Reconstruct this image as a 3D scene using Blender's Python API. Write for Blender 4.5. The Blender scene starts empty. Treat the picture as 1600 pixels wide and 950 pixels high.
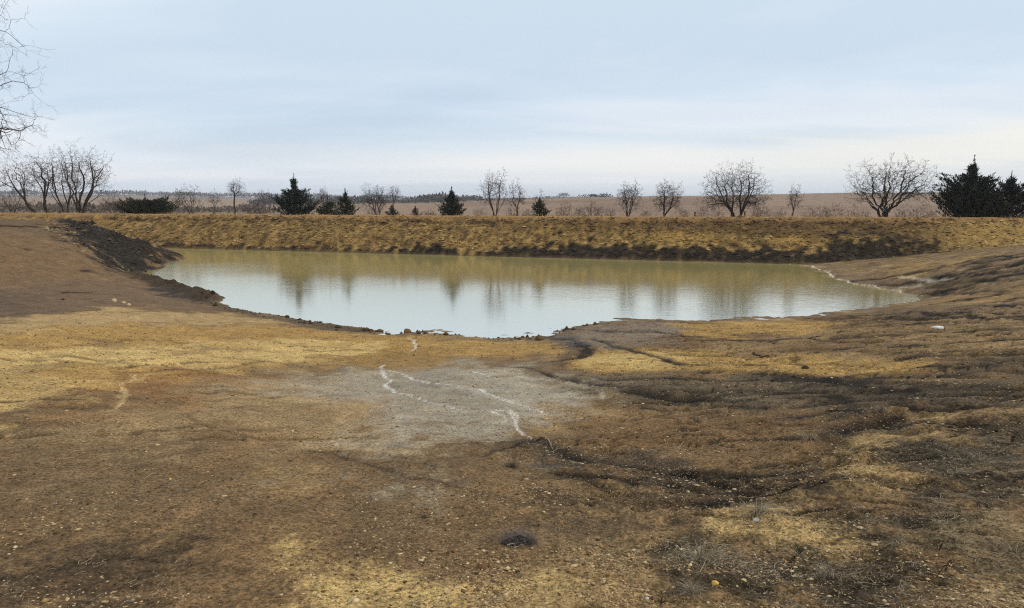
import bpy, math, random
import numpy as np

# ------------------------------------------------------------------ camera, sky, sun, exposure
S = bpy.context.scene
COL = S.collection
FPX, CX, CY, HORIZON = 1100.0, 800.0, 475.0, 316.0     # focal length and centre of the photograph, in its pixels
EYE = np.array([0.0, 0.0, 4.8])                          # metres above the water
PITCH = math.atan((CY - HORIZON) / FPX)

cd = bpy.data.cameras.new('camera'); cam = bpy.data.objects.new('camera', cd); COL.objects.link(cam)
cam.location = EYE; cam.rotation_euler = (math.pi / 2 - PITCH, 0, 0)
cd.sensor_width = 36; cd.lens = 36 * FPX / 1600; cd.clip_start = 0.05; cd.clip_end = 20000
S.camera = cam
S.view_settings.view_transform = 'Standard'; S.view_settings.look = 'None'
S.view_settings.gamma = 1; S.view_settings.use_curve_mapping = False
S.view_settings.exposure = 0.0
S.cycles.max_bounces = 6; S.cycles.diffuse_bounces = 2; S.cycles.glossy_bounces = 3
S.cycles.transparent_max_bounces = 4; S.cycles.use_denoising = False; S.cycles.filter_width = 1.15

SUN_EL, SUN_AZ = math.radians(26), math.radians(97)     # azimuth clockwise from +Y
def lin(c):
    """sRGB 0..255 to linear"""
    c = np.asarray(c, float) / 255.0
    return np.where(c <= 0.04045, c / 12.92, ((c + 0.055) / 1.055) ** 2.4)
def rgba(c, k=1.0):
    l = lin(c) * k
    return (float(l[0]), float(l[1]), float(l[2]), 1.0)

class NT:
    """short hand for building node trees"""
    def __init__(s, tree): s.t = tree; tree.nodes.clear()
    def n(s, typ, **kw):
        nd = s.t.nodes.new(typ)
        for k, v in kw.items():
            if k.startswith('i_'):
                key = k[2:]; key = int(key) if key.isdigit() else key.replace('_', ' ')
                nd.inputs[key].default_value = v
            else: setattr(nd, k, v)
        return nd
    def l(s, a, b): s.t.links.new(a, b)
    def math(s, op, a, b=None, clamp=False):
        nd = s.n('ShaderNodeMath', operation=op, use_clamp=clamp)
        for i, v in enumerate((a, b)):
            if v is None: continue
            if isinstance(v, (int, float)): nd.inputs[i].default_value = v
            else: s.l(v, nd.inputs[i])
        return nd.outputs[0]
    def ramp(s, fac, stops, interp='LINEAR'):
        nd = s.n('ShaderNodeValToRGB'); r = nd.color_ramp; r.interpolation = interp
        while len(r.elements) < len(stops): r.elements.new(0.5)
        for e, (p, c) in zip(r.elements, stops):
            e.position = p; e.color = c if not isinstance(c, (int, float)) else (c, c, c, 1)
        s.l(fac, nd.inputs[0]); return nd.outputs[0]
    def mix(s, typ, fac, a, b):
        nd = s.n('ShaderNodeMix', data_type='RGBA', blend_type=typ)
        for i, v in ((0, fac), (6, a), (7, b)):
            if isinstance(v, (int, float, tuple)): nd.inputs[i].default_value = v
            else: s.l(v, nd.inputs[i])
        return nd.outputs[2]

W = bpy.data.worlds.new('World'); S.world = W; W.use_nodes = True
g = NT(W.node_tree)
sky = g.n('ShaderNodeTexSky', sky_type='NISHITA', sun_disc=False, sun_elevation=SUN_EL, sun_rotation=SUN_AZ, dust_density=2.0)
bg1 = g.n('ShaderNodeBackground', i_Strength=0.08); g.l(sky.outputs[0], bg1.inputs[0])
tc = g.n('ShaderNodeTexCoord'); sep = g.n('ShaderNodeSeparateXYZ'); g.l(tc.outputs['Generated'], sep.inputs[0])
zz = g.math('MAXIMUM', sep.outputs[2], 0.0)
den = g.math('ADD', zz, 0.10)
cmb = g.n('ShaderNodeCombineXYZ')                          # direction projected on a cloud layer
g.l(g.math('DIVIDE', sep.outputs[0], den), cmb.inputs[0]); g.l(g.math('DIVIDE', sep.outputs[1], den), cmb.inputs[1])
mp = g.n('ShaderNodeMapping'); g.l(cmb.outputs[0], mp.inputs[0])
mp.inputs['Rotation'].default_value = (0, 0, math.radians(-20)); mp.inputs['Scale'].default_value = (0.24, 0.40, 1); mp.inputs['Location'].default_value = (3.7, 1.35, 0)
n1 = g.n('ShaderNodeTexNoise', i_Scale=1.0, i_Detail=5.0, i_Roughness=0.5, i_Distortion=0.5); g.l(mp.outputs[0], n1.inputs['Vector'])
mp2 = g.n('ShaderNodeMapping'); g.l(cmb.outputs[0], mp2.inputs[0]); mp2.inputs['Scale'].default_value = (0.35, 1.4, 1); mp2.inputs['Rotation'].default_value = (0, 0, math.radians(14))
n2 = g.n('ShaderNodeTexNoise', i_Scale=1.3, i_Detail=4.0, i_Roughness=0.55); g.l(mp2.outputs[0], n2.inputs['Vector'])
el = g.ramp(zz, [(0.0, rgba((226, 229, 238))), (0.03, rgba((231, 233, 241))), (0.06, rgba((233, 237, 243))), (0.085, rgba((214, 227, 238))), (0.115, rgba((200, 217, 234))), (0.17, rgba((216, 229, 241))), (0.25, rgba((220, 233, 243))), (1.0, rgba((222, 232, 241)))])
cl = g.ramp(g.math('ADD', g.math('MULTIPLY', n1.outputs[0], 0.88), g.math('MULTIPLY', n2.outputs[0], 0.12)), [(0.40, rgba((184, 204, 224))), (0.50, rgba((211, 225, 239))), (0.59, rgba((238, 241, 247)))])
cloud = g.mix('MIX', 0.5, el, cl)
# a brighter creamy gap under the cloud deck, strongest low towards the sun's side
dot = g.math('ADD', g.math('MULTIPLY', sep.outputs[0], 0.9), 0.45, True)
tilt = g.math('SUBTRACT', zz, g.math('MULTIPLY', g.math('MAXIMUM', sep.outputs[0], 0.0), 0.022))
low = g.ramp(g.math('ADD', tilt, g.math('MULTIPLY', g.math('SUBTRACT', n2.outputs[0], .5), .05)), [(0.0, 0.35), (0.025, 0.6), (0.04, 1.0), (0.062, 1.0), (0.078, 0.25), (.12, 0.0)])
cloud = g.mix('MIX', g.math('MULTIPLY', g.math('MULTIPLY', dot, low), 0.85), cloud, rgba((246, 243, 234)))
bg2 = g.n('ShaderNodeBackground', i_Strength=1.13); g.l(cloud, bg2.inputs[0])
mx = g.n('ShaderNodeMixShader', i_0=0.9); g.l(bg1.outputs[0], mx.inputs[1]); g.l(bg2.outputs[0], mx.inputs[2])
g.l(mx.outputs[0], g.n('ShaderNodeOutputWorld').inputs[0])

sd = bpy.data.lights.new('sun', 'SUN'); sun = bpy.data.objects.new('sun', sd); COL.objects.link(sun)
sd.energy = 1.5; sd.angle = math.radians(10); sd.color = (1.0, 0.95, 0.88)
sun.rotation_euler = (math.pi / 2 - SUN_EL, 0, math.pi - SUN_AZ)

# ------------------------------------------------------------------ helpers
def tag(o, label=None, cat=None, group=None, kind=None):
    if label: o['label'] = label
    if cat: o['category'] = cat
    if group: o['group'] = group
    if kind: o['kind'] = kind
    return o
def empty(name, loc):
    o = bpy.data.objects.new(name, None); o.empty_display_size = 0.3; COL.objects.link(o); o.location = loc; return o
def mesh_obj(name, V, F, mat, parent=None, smooth=False, attrs=None, loc=None):
    """V (n,3); F list of arrays (m,3) or (m,4); attrs {name: (n,3)}"""
    me = bpy.data.meshes.new(name)
    V = np.ascontiguousarray(V, np.float32)
    me.vertices.add(len(V)); me.vertices.foreach_set('co', V.ravel())
    F = [np.asarray(f, np.int32) for f in F if len(f)]
    nl = sum(f.size for f in F); npoly = sum(len(f) for f in F)
    me.loops.add(nl); me.loops.foreach_set('vertex_index', np.concatenate([f.ravel() for f in F]))
    tot = np.concatenate([np.full(len(f), f.shape[1], np.int32) for f in F])
    st = np.concatenate([[0], np.cumsum(tot)[:-1]]).astype(np.int32)
    me.polygons.add(npoly); me.polygons.foreach_set('loop_start', st)
    if smooth: me.polygons.foreach_set('use_smooth', np.ones(npoly, bool))
    for k, a in (attrs or {}).items():
        at = me.attributes.new(k, 'FLOAT_COLOR', 'POINT')
        c = np.ones((len(V), 4), np.float32); c[:, :3] = a; at.data.foreach_set('color', c.ravel())
    me.update(); me.validate()
    me.materials.append(mat)
    o = bpy.data.objects.new(name, me); COL.objects.link(o)
    if parent: o.parent = parent
    if loc is not None: o.location = loc
    return o

# noise (Perlin on a hashed lattice)
def _h(ix, iy, s):
    h = (ix.astype(np.uint32) * np.uint32(374761393) + iy.astype(np.uint32) * np.uint32(668265263) + np.uint32((s * 2246822519 + 12345) & 0xffffffff))
    h = (h ^ (h >> np.uint32(13))) * np.uint32(1274126177); h = h ^ (h >> np.uint32(16))
    return h.astype(np.float32) * np.float32(2 * math.pi / 4294967296.0)
def perlin(x, y, s=0):
    x = np.asarray(x, np.float64); y = np.asarray(y, np.float64)
    x0 = np.floor(x); y0 = np.floor(y); fx = (x - x0).astype(np.float32); fy = (y - y0).astype(np.float32)
    ix = x0.astype(np.int64); iy = y0.astype(np.int64)
    u = fx * fx * fx * (fx * (fx * 6 - 15) + 10); v = fy * fy * fy * (fy * (fy * 6 - 15) + 10)
    def c(dx, dy):
        a = _h(ix + dx, iy + dy, s); return np.cos(a) * (fx - dx) + np.sin(a) * (fy - dy)
    return ((c(0, 0) * (1 - u) + c(1, 0) * u) * (1 - v) + (c(0, 1) * (1 - u) + c(1, 1) * u) * v) * 1.5
def fbm(x, y, s=0, o=4, gain=0.5, cell=None):
    """cell: mesh spacing in noise units; octaves finer than the mesh can carry are left to the bump"""
    r = 0; a = 1.0; f = 1.0
    for k in range(o):
        w = a if cell is None else a * sstep(.75, .30, cell * f)
        r = r + w * perlin(x * f, y * f, s + 17 * k); a *= gain; f *= 2.03
    return r
def sstep(a, b, x):
    t = np.clip((x - a) / (b - a), 0, 1); return t * t * (3 - 2 * t)

# a point of the photograph as a ray, and as a place
def ray(px, py):
    a = (np.asarray(px, float) - CX) / FPX; b = (np.asarray(py, float) - CY) / FPX
    c, s = math.cos(PITCH), math.sin(PITCH)
    return a, c - b * s, -s - b * c
def at_z(px, py, z):
    a, f, dz = ray(px, py); k = (z - EYE[2]) / dz; return (a * k, f * k)
def z_at(py, Y):
    a, f, dz = ray(0, py); return EYE[2] + dz / f * Y
def x_at(px, Y):        # on a ray near the horizon
    a, f, dz = ray(px, 330); return a / f * Y

# ------------------------------------------------------------------ terrain: heights
shore = [(262,388),(400,391),(560,394),(700,399),(850,403),(950,406),(1100,410),(1240,413),(1270,418),(1295,428),(1312,438),(1350,446),(1400,455),(1440,464),
         (1400,475),(1340,484),(1290,492),(1230,496),(1160,500),(1060,501),(960,502),(925,507),(895,513),(862,519),(840,529),(800,531),(740,527),(690,523),(640,520),(575,519),
         (520,511),(460,502),(400,492),(345,481),(322,468),(280,453),(245,442),(215,431),(228,424),(252,413),(276,404)]
SH = np.array([at_z(px, py, 0.0) for px, py in shore])
P0 = SH[0]; E = SH[7] - SH[0]; E = E / np.linalg.norm(E); N = np.array([-E[1], E[0]])
if N[1] < 0: N = -N
ctrl = [(x, y, 0.0) for x, y in SH]
for px, py, z in [
    (0,352,3.2),(60,350,3.2),(125,348,3.1),(160,361,2.6),(200,379,1.7),(240,392,0.8),(262,397,0.4),
    (0,400,2.0),(100,400,1.8),(0,440,1.1),(100,440,0.9),(200,428,0.55),(170,400,1.35),(225,408,0.6),
    (0,480,1.2),(150,480,0.85),(280,480,0.4),(0,550,1.8),(200,550,1.4),(400,550,0.85),(600,550,0.5),(300,516,0.85),(460,520,0.4),
    (0,650,2.15),(300,650,2.0),(600,650,1.7),(0,800,2.5),(400,800,2.45),(0,940,2.7),(400,940,2.7),
    (800,560,0.55),(800,600,1.0),(800,640,1.5),(800,700,2.0),(800,800,2.45),(800,940,2.68),(600,600,1.1),
    (950,530,0.35),(1000,560,0.7),(1200,530,0.6),(1200,560,0.9),(1200,620,1.5),(1200,700,2.05),(1200,800,2.45),(1200,940,2.7),
    (1400,500,0.75),(1500,480,0.9),(1500,430,1.0),(1400,425,0.55),(1450,400,1.0),(1330,420,0.25),(1600,456,1.0),(1600,392,1.85),(1600,500,1.5),(1600,560,1.9),(1600,650,2.35),(1600,800,2.65),(1600,940,2.78)]:
    x, y = at_z(px, py, z); ctrl.append((x, y, z))
ctrl += [(-38,67,0.5),(-33.5,66,-0.3),(-45,70,2.2),(-60,70,3.2),(-60,50,3.2),(-60,25,3.0),(-30,5,2.9),(30,5,3.1),(50,25,3.0),(60,45,3.2),
         (0,0,3.05),(-6,0,3.05),(6,0,3.1),(-12,3,2.9),(12,3,3.0),(0,-15,4.0),(-30,-30,4.6),(30,-30,4.6),
         (0,45,-1.2),(-15,50,-1.2),(12,45,-1.0),(-5,33,-0.7),(-22,60,-1.0),(8,54,-1.2),(-15,42,-0.9),(16,38,-0.4)]
ctrl = np.array(ctrl)
def _k(r2): return 0.5 * r2 * np.log(np.maximum(r2, 1e-9))
_A = _k(((ctrl[:, None, :2] - ctrl[None, :, :2]) ** 2).sum(-1)); n_ = len(ctrl)
_P = np.c_[np.ones(n_), ctrl[:, :2]]
_M = np.zeros((n_ + 3, n_ + 3)); _M[:n_, :n_] = _A + np.eye(n_) * 0.12; _M[:n_, n_:] = _P; _M[n_:, :n_] = _P.T
_w = np.linalg.solve(_M, np.r_[ctrl[:, 2], 0, 0, 0])
def rbf(x, y):
    x = np.ravel(x).astype(np.float64); y = np.ravel(y).astype(np.float64); out = np.empty_like(x)
    for i in range(0, len(x), 40000):
        xs, ys = x[i:i + 40000], y[i:i + 40000]
        r2 = (xs[:, None] - ctrl[:, 0]) ** 2 + (ys[:, None] - ctrl[:, 1]) ** 2
        out[i:i + 40000] = _k(r2) @ _w[:n_] + _w[n_] + _w[n_ + 1] * xs + _w[n_ + 2] * ys
    return out
def dam_t(x, y): return (x - P0[0]) * N[0] + (y - P0[1]) * N[1]
def dam_s(x, y): return (x - P0[0]) * E[0] + (y - P0[1]) * E[1]
_fpx = [-1500, -400, 0, 200, 420, 640, 900, 1100, 1300, 1600, 2000, 3200]
_fpy = [316, 318, 321, 321, 321, 318, 309, 307, 303, 302, 304, 308]
_fp2 = [308, 306, 305, 305, 309, 312, 308.5, 306.5, 302.5, 301.5, 303.5, 308]
def field_z(x, y):
    yy = np.maximum(y, 1.0); px = CX + FPX * (x / yy) * 0.99
    z1 = EYE[2] + (HORIZON - np.interp(px, _fpx, _fpy)) / FPX * 480.0
    z2 = EYE[2] + (HORIZON - np.interp(px, _fpx, _fp2)) / FPX * 1700.0
    a = sstep(90, 480, y); z = 2.3 + (z1 - 2.3) * a
    return z + (z2 - z1) * sstep(520, 1700, y)
def smooth_h(x, y):
    """the land without its clods and rills"""
    x = np.ravel(x).astype(float); y = np.ravel(y).astype(float)
    t = dam_t(x, y); s = dam_s(x, y)
    b = np.full(len(x), 3.0)
    m = (t < 12) & (np.abs(x) < 70) & (y > -40)
    if m.any(): b[m] = rbf(x[m], y[m])
    edge = np.maximum(sstep(48, 68, np.abs(x)), sstep(-20, -38, y) if False else np.clip((-y - 20) / 18, 0, 1))
    b = b * (1 - edge) + 3.2 * edge
    b = np.minimum(b, 3.35 + 0.7 * np.clip(-y / 20, 0, 1))
    crest = 3.38 + 0.14 * sstep(40, 75, s)
    tt = t / 6.2
    prof = np.where(tt < 0, tt * 3.0, np.where(tt < 1, crest * (0.06 + 0.94 * (0.80 * tt + 0.20 * sstep(0, 1, tt))), crest))
    prof = np.where(tt < 0.02, np.minimum(prof, crest * 0.08), prof)
    prof = np.where((tt >= 0) & (tt < 0.06), crest * (tt / 0.06) * 0.105, prof)
    h = np.where(t > 11, crest, np.maximum(b, prof))
    back = sstep(10.5, 17, t)
    return h * (1 - back) + field_z(x, y) * back
def ground_at(px, py):
    a, f, dz = (float(v) for v in ray(px, py))
    D = np.r_[np.linspace(1.5, 40, 700), np.linspace(40, 140, 700)[1:]] / f
    h = smooth_h(a * D, f * D); d = EYE[2] + dz * D - h
    i = int(np.argmax(d < 0))
    if d[i] >= 0: i = len(D) - 1
    k = D[i - 1] + (D[i] - D[i - 1]) * d[i - 1] / max(d[i - 1] - d[i], 1e-6)
    return a * k, f * k

# rows and fanned columns of the one sheet that carries everything out to the horizon
rows = list(np.linspace(-45, 0, 12)) + [0.8, 1.4, 1.9]
y = 2.2
while y < 96:
    rows.append(y)
    if y < 13.5: y += max(0.0042, y * y / (2.9 * 704) * 1.9)
    elif y < 46: y += 0.17
    else: y += 0.125
while y < 4200: rows.append(y); y *= 1.034
rows = np.array(rows)
un = list(np.linspace(-0.85, 0.85, 620)); v = 0.86; st = 0.004; wing = []
while v < 14: st *= 1.24; v += st; wing.append(v)
U = np.array([-q for q in wing[::-1]] + un + wing)
wid = np.maximum(rows, 0) + 2.0 - 2.0 * sstep(20, 60, rows)
GX = np.clip(U[None, :] * wid[:, None], -9000, 9000); GY = np.repeat(rows[:, None], len(U), 1)
shp = GX.shape; X = GX.ravel(); Y = GY.ravel()
Z0 = smooth_h(X, Y); T = dam_t(X, Y); SS = dam_s(X, Y)
near = Y < 100
SP = np.maximum(np.repeat(np.gradient(rows)[:, None], len(U), 1), .00274 * wid[:, None]).ravel()     # mesh spacing at each place

# ------------------------------------------------------------------ terrain: soils (world-space patches and strokes)
YS = 0.35                                                  # soil patches lie in contour bands: distances along y count less
wx = np.zeros_like(X); wy = np.zeros_like(X)
q = near & (Y > 1)
sc_ = 0.25 + 0.05 * Y[q]
wx[q] = fbm(X[q] * 0.55, Y[q] * 0.55, 3, 5, 0.6); wy[q] = fbm(X[q] * 0.55 + 40, Y[q] * 0.55, 9, 5, 0.6)
big = fbm(X * 0.35, Y * 0.22, 21, 4); mid = fbm(X * 1.5, Y * 0.9, 22, 4, .5, SP); fine = fbm(X * 6, Y * 5, 23, 3, .5, SP * 5)
streak = fbm(X * 0.5, Y * 2.6, 24, 5, 0.62, SP * 2.6)
MOT = .8 * fbm(X * 4, Y * 3.4, 25, 6, .82, SP * 3.4)
def poly_mask(pts, soft=0.3, warp=0.6):
    """pts are ground positions; soft edge and ragged outline, in metres"""
    P = np.array([ground_at(*p) for p in pts])
    d0 = P[:, 1].mean(); k = 0.35 + d0 / 22.0
    soft *= k; warp *= k; pad = soft + warp * 1.6
    m = (X > P[:, 0].min() - pad) & (X < P[:, 0].max() + pad) & (Y > P[:, 1].min() - pad / YS) & (Y < P[:, 1].max() + pad / YS) & near
    idx = np.nonzero(m)[0]; out = np.zeros(len(X), np.float32)
    if not len(idx): return out
    x = X[idx] + wx[idx] * warp; yv = (Y[idx] + wy[idx] * warp * 2.0) * YS
    Q = P * [1, YS]; d = np.full(len(idx), 1e9); ins = np.zeros(len(idx), bool)
    for i in range(len(Q)):
        a, b = Q[i], Q[(i + 1) % len(Q)]; e = b - a
        k_ = np.clip(((x - a[0]) * e[0] + (yv - a[1]) * e[1]) / max(e @ e, 1e-9), 0, 1)
        d = np.minimum(d, np.hypot(x - a[0] - k_ * e[0], yv - a[1] - k_ * e[1]))
        cr = ((a[1] > yv) != (b[1] > yv))
        with np.errstate(divide='ignore', invalid='ignore'):
            ins ^= cr & (x < (b[0] - a[0]) * (yv - a[1]) / (b[1] - a[1]) + a[0])
    dd = np.where(ins, d, -d) + soft * (.9 * MOT[idx] + .5 * mid[idx]); out[idx] = sstep(-soft, soft, dd); return out
def line_dist(pts, reach, wob=0.05):
    P = np.array([ground_at(*p) for p in pts])
    m = (X > P[:, 0].min() - reach) & (X < P[:, 0].max() + reach) & (Y > P[:, 1].min() - reach) & (Y < P[:, 1].max() + reach)
    idx = np.nonzero(m)[0]; d = np.full(len(idx), 1e9)
    x = X[idx] + wob * (2.6 * perlin(X[idx] * .8, Y[idx] * .8, 5) + .6 * perlin(X[idx] * 3, Y[idx] * 3, 6)); yv = Y[idx] + wob * (2.6 * perlin(X[idx] * .8, Y[idx] * .8, 7) + .6 * perlin(X[idx] * 3, Y[idx] * 3, 8))
    for a, b in zip(P[:-1], P[1:]):
        e = b - a; k_ = np.clip(((x - a[0]) * e[0] + (yv - a[1]) * e[1]) / max(e @ e, 1e-9), 0, 1)
        d = np.minimum(d, np.hypot(x - a[0] - k_ * e[0], yv - a[1] - k_ * e[1]))
    return idx, d

ALB = 1.5                                                  # picture tone -> base colour
C = np.empty((len(X), 3), np.float32); AUX = np.zeros((len(X), 3), np.float32)   # aux: grit, wet, rough
def setc(m, c, op=1.0):
    m = (m * op)[:, None]; C[:] = C * (1 - m) + lin(c).astype(np.float32) * ALB * m
BROWN, DARK, BLACK, GOLD, PALE, GREY, TAN, RUST = (116,92,66), (70,58,45), (37,31,27), (136,108,64), (160,136,92), (124,113,97), (140,117,84), (118,85,54)
C[:] = lin(BROWN)
setc(sstep(-0.1, 0.6, big), DARK, 0.35); setc(sstep(0.0, 0.6, -big), TAN, 0.35)
AUX[:, 0] = 0.35
patches = [
  # left bank and its dark flank, the grey flat at its toe
  ((92,73,54), 1, .3, .5, [(-200,346),(150,344),(215,430),(190,440),(0,450),(-200,460)]),
  ((84,68,52), .8, .3, .6, [(-200,346),(150,345),(180,372),(60,368),(-200,368)]),
  ((27,23,20), .98, .25, .6, [(95,350),(150,341),(200,366),(290,394),(282,412),(215,436),(172,424),(125,385)]),
  ((86,68,52), .95, .4, .6, [(-200,446),(0,444),(110,440),(230,440),(330,470),(420,494),(330,489),(200,478),(0,500),(-200,512)]),
  ((72,58,45), .8, .4, .6, [(-200,470),(-40,455),(60,462),(60,480),(0,495),(-200,500)]),
  (BLACK, .9, .12, .3, [(225,440),(260,445),(300,455),(336,470),(330,478),(285,470),(250,460)]),
  (DARK, .9, .1, .2, [(330,476),(420,490),(520,508),(580,517),(560,522),(460,507),(345,486)]),
  # golden bands
  (GOLD, .85, .3, .6, [(-200,530),(0,515),(200,508),(420,508),(560,522),(620,530),(600,556),(420,580),(200,596),(0,640),(-200,660)]),
  (PALE, .75, .3, .8, [(-150,556),(120,545),(330,535),(480,530),(610,538),(560,556),(430,572),(300,577),(150,575),(0,590),(-150,600)]),
  (PALE, .6, .3, .8, [(-150,610),(60,590),(140,600),(90,640),(0,655),(-150,660)]),
  (TAN, .8, .3, .7, [(0,497),(190,483),(340,490),(480,508),(330,506),(120,510),(0,525)]),
  (RUST, .6, .4, .7, [(170,590),(240,572),(330,575),(330,600),(280,640),(170,650)]),
  ((104,84,58), .6, .15, .5, [(90,538),(150,532),(210,541),(150,548)]), ((98,78,54), .55, .15, .5, [(250,545),(330,538),(400,546),(320,553)]), ((120,92,58), .6, .2, .6, [(330,520),(440,515),(500,522),(400,528)]),
  ((104,84,58), .6, .15, .5, [(-60,575),(60,570),(140,577),(40,585)]), ((108,88,62), .5, .2, .6, [(-80,600),(40,596),(120,604),(20,612)]), ((112,88,58), .6, .2, .5, [(420,566),(520,552),(600,556),(520,572)]),
  # grey wet flat in the middle
  (GREY, .88, .75, .9, [(430,592),(560,572),(720,568),(800,570),(950,600),(900,650),(830,668),(740,690),(640,705),(560,700),(620,640),(520,612)]),
  ((108,98,84), .7, .35, .5, [(605,578),(700,578),(790,592),(870,640),(800,655),(760,635),(640,618),(610,600)]),
  ((146,136,122), .4, .5, .6, [(730,585),(800,580),(880,645),(890,655),(830,655),(800,625)]),
  ((136,124,106), .5, .5, .7, [(450,600),(540,610),(600,625),(540,630),(470,612)]),
  (GOLD, .8, .2, .5, [(560,524),(640,521),(700,527),(800,534),(860,535),(890,548),(800,556),(700,558),(640,556),(590,548)]),
  ((120,94,56), .75, .2, .5, [(600,540),(690,545),(700,566),(600,575),(540,568)]),
  ((132,112,84), .5, .5, .9, [(150,650),(330,610),(520,620),(620,660),(480,690),(300,690)]), ((128,108,80), .45, .5, .9, [(-60,690),(100,665),(240,670),(160,700),(-60,715)]), ((126,106,80), .4, .5, .9, [(20,760),(180,740),(300,760),(160,785)]),
  # right of the inlet: mud, gold tongues, dark bands
  ((98,82,66), .95, .2, .4, [(845,528),(900,512),(970,502),(1060,502),(1060,530),(980,545),(900,545)]),
  (DARK, .8, .15, .4, [(845,526),(900,522),(930,545),(880,566),(850,560),(900,545)]),
  (GOLD, .85, .2, .5, [(1040,505),(1160,502),(1280,500),(1290,514),(1180,524),(1080,526)]),
  (GOLD, .9, .2, .5, [(880,562),(960,548),(1060,545),(1180,552),(1260,556),(1420,566),(1400,592),(1210,584),(1060,580),(930,578)]),
  (PALE, .6, .2, .5, [(900,562),(1000,552),(1090,556),(1060,572),(950,574)]),
  ((88,74,58), .8, .25, .6, [(880,580),(1000,584),(1200,588),(1300,600),(1300,640),(1100,650),(960,630),(940,605)]),
  ((74,63,51), .85, .2, .6, [(960,610),(1100,600),(1250,590),(1460,600),(1620,590),(1620,632),(1400,628),(1200,632),(1050,640)]),
  ((92,71,49), .8, .4, .8, [(850,660),(1000,645),(1200,640),(1300,650),(1240,690),(1050,700),(900,690)]),
  ((50,43,36), .85, .3, .6, [(790,700),(880,690),(1000,715),(1150,740),(1290,690),(1330,650),(1420,640),(1330,700),(1300,760),(1180,790),(1000,750),(880,725)]),
  ((48,42,36), .9, .25, .6, [(1390,715),(1500,680),(1640,660),(1640,790),(1560,800),(1480,770)]),
  ((68,56,44), .75, .4, .9, [(850,740),(1100,760),(1250,790),(1200,850),(950,860),(820,800)]),
  # right slope and the toe of the embankment
  ((100,82,62), .9, .3, .6, [(1260,412),(1420,405),(1640,380),(1640,520),(1440,500),(1400,480),(1450,464),(1320,440)]),
  (GOLD, .4, .3, .8, [(1340,425),(1460,405),(1560,395),(1500,415),(1400,432)]),
  ((122,96,64), .6, .3, .8, [(1460,470),(1640,440),(1640,475),(1520,490)]),
  ((84,70,56), .7, .2, .7, [(1330,446),(1460,432),(1640,405),(1640,425),(1480,452),(1440,462)]),
  ((84,70,56), .7, .12, .4, [(1300,488),(1400,480),(1560,474),(1640,462),(1640,476),(1500,492),(1330,494)]),
  ((108,88,62), .7, .4, .8, [(1300,510),(1640,490),(1640,560),(1420,560)]),
  ((60,51,42), .7, .15, .6, [(1160,588),(1300,584),(1420,596),(1400,608),(1260,606)]), ((58,50,41), .7, .15, .6, [(1300,618),(1480,606),(1640,600),(1640,618),(1450,632)]), ((62,53,43), .65, .15, .6, [(1440,566),(1560,556),(1650,552),(1650,572),(1520,578)]),
  ((56,48,40), .75, .2, .6, [(1190,770),(1290,735),(1330,700),(1380,716),(1320,770),(1240,800)]), ((62,53,43), .65, .2, .6, [(1430,770),(1560,752),(1650,748),(1650,780),(1500,800)]), ((56,48,40), .7, .15, .5, [(1240,660),(1340,640),(1450,630),(1440,650),(1320,672)]),
  # foreground
  (TAN, .55, .35, .9, [(500,660),(700,690),(760,690),(700,712),(560,690)]),
  ((90,73,54), .5, .5, 1.0, [(-100,760),(200,740),(500,760),(760,800),(900,880),(600,880),(420,870),(300,860),(-100,870)]),
  ((58,48,38), .75, .3, .7, [(-100,885),(120,860),(290,855),(330,880),(200,920),(160,980),(-100,980)]),
  ((152,128,86), .95, .2, .6, [(450,890),(560,872),(760,885),(860,880),(860,930),(760,980),(450,980)]),
  ((146,122,84), .9, .2, .6, [(1140,820),(1210,790),(1330,800),(1370,830),(1290,860),(1160,850)]),
  ((142,118,82), .9, .2, .6, [(1290,720),(1340,690),(1420,660),(1520,650),(1440,700),(1400,740),(1300,760)]),
  ((120,102,78), .8, .3, .8, [(1380,830),(1560,800),(1660,800),(1660,980),(1500,980),(1440,900)]),
  ((52,45,37), .9, .25, .7, [(1000,880),(1100,850),(1200,860),(1380,850),(1450,930),(1400,980),(1150,980),(1060,930)]),
  ((52,45,37), .85, .25, .7, [(1300,780),(1400,770),(1500,800),(1420,835),(1330,820)]),
  (TAN, .5, .3, .8, [(820,880),(1000,870),(1060,920),(980,980),(820,980)]),
]
for c, op, so, wa, pts in patches: setc(poly_mask(pts, so, wa), c, op)
rough_m = np.maximum.reduce([poly_mask(p, .4, .8) for p in ([(900,570),(1640,540),(1640,980),(950,980),(800,700)], [(95,345),(280,398),(215,432),(110,385)], [(225,440),(336,470),(300,474)])])
AUX[:, 2] = np.maximum(AUX[:, 2], rough_m)
AUX[:, 0] = np.maximum(AUX[:, 0], poly_mask([(500,780),(900,700),(1640,650),(1640,980),(450,980)], .8, 1.0) * 0.9)
AUX[:, 0] = AUX[:, 0] * (1 - 0.8 * poly_mask([(430,592),(720,568),(950,600),(830,668),(640,705)], .4, .5))
wetm = np.maximum(poly_mask([(430,592),(720,568),(950,600),(880,660),(640,705)], .5, .5), poly_mask([(-200,446),(230,440),(420,494),(200,478),(-200,512)], .4, .4) * 0.2)
wetm = np.maximum(wetm, poly_mask([(845,528),(970,502),(1060,502),(1060,530),(900,545)], .2, .3) * 0.8)
AUX[:, 1] = wetm
# grain of the soil: contour streaks on the slopes
m = near & (T < 0)
rs = sstep(2, 14, X) * m
def tone(m, k):
    C[:] *= (1 + (k - 1) * m)[:, None]
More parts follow.
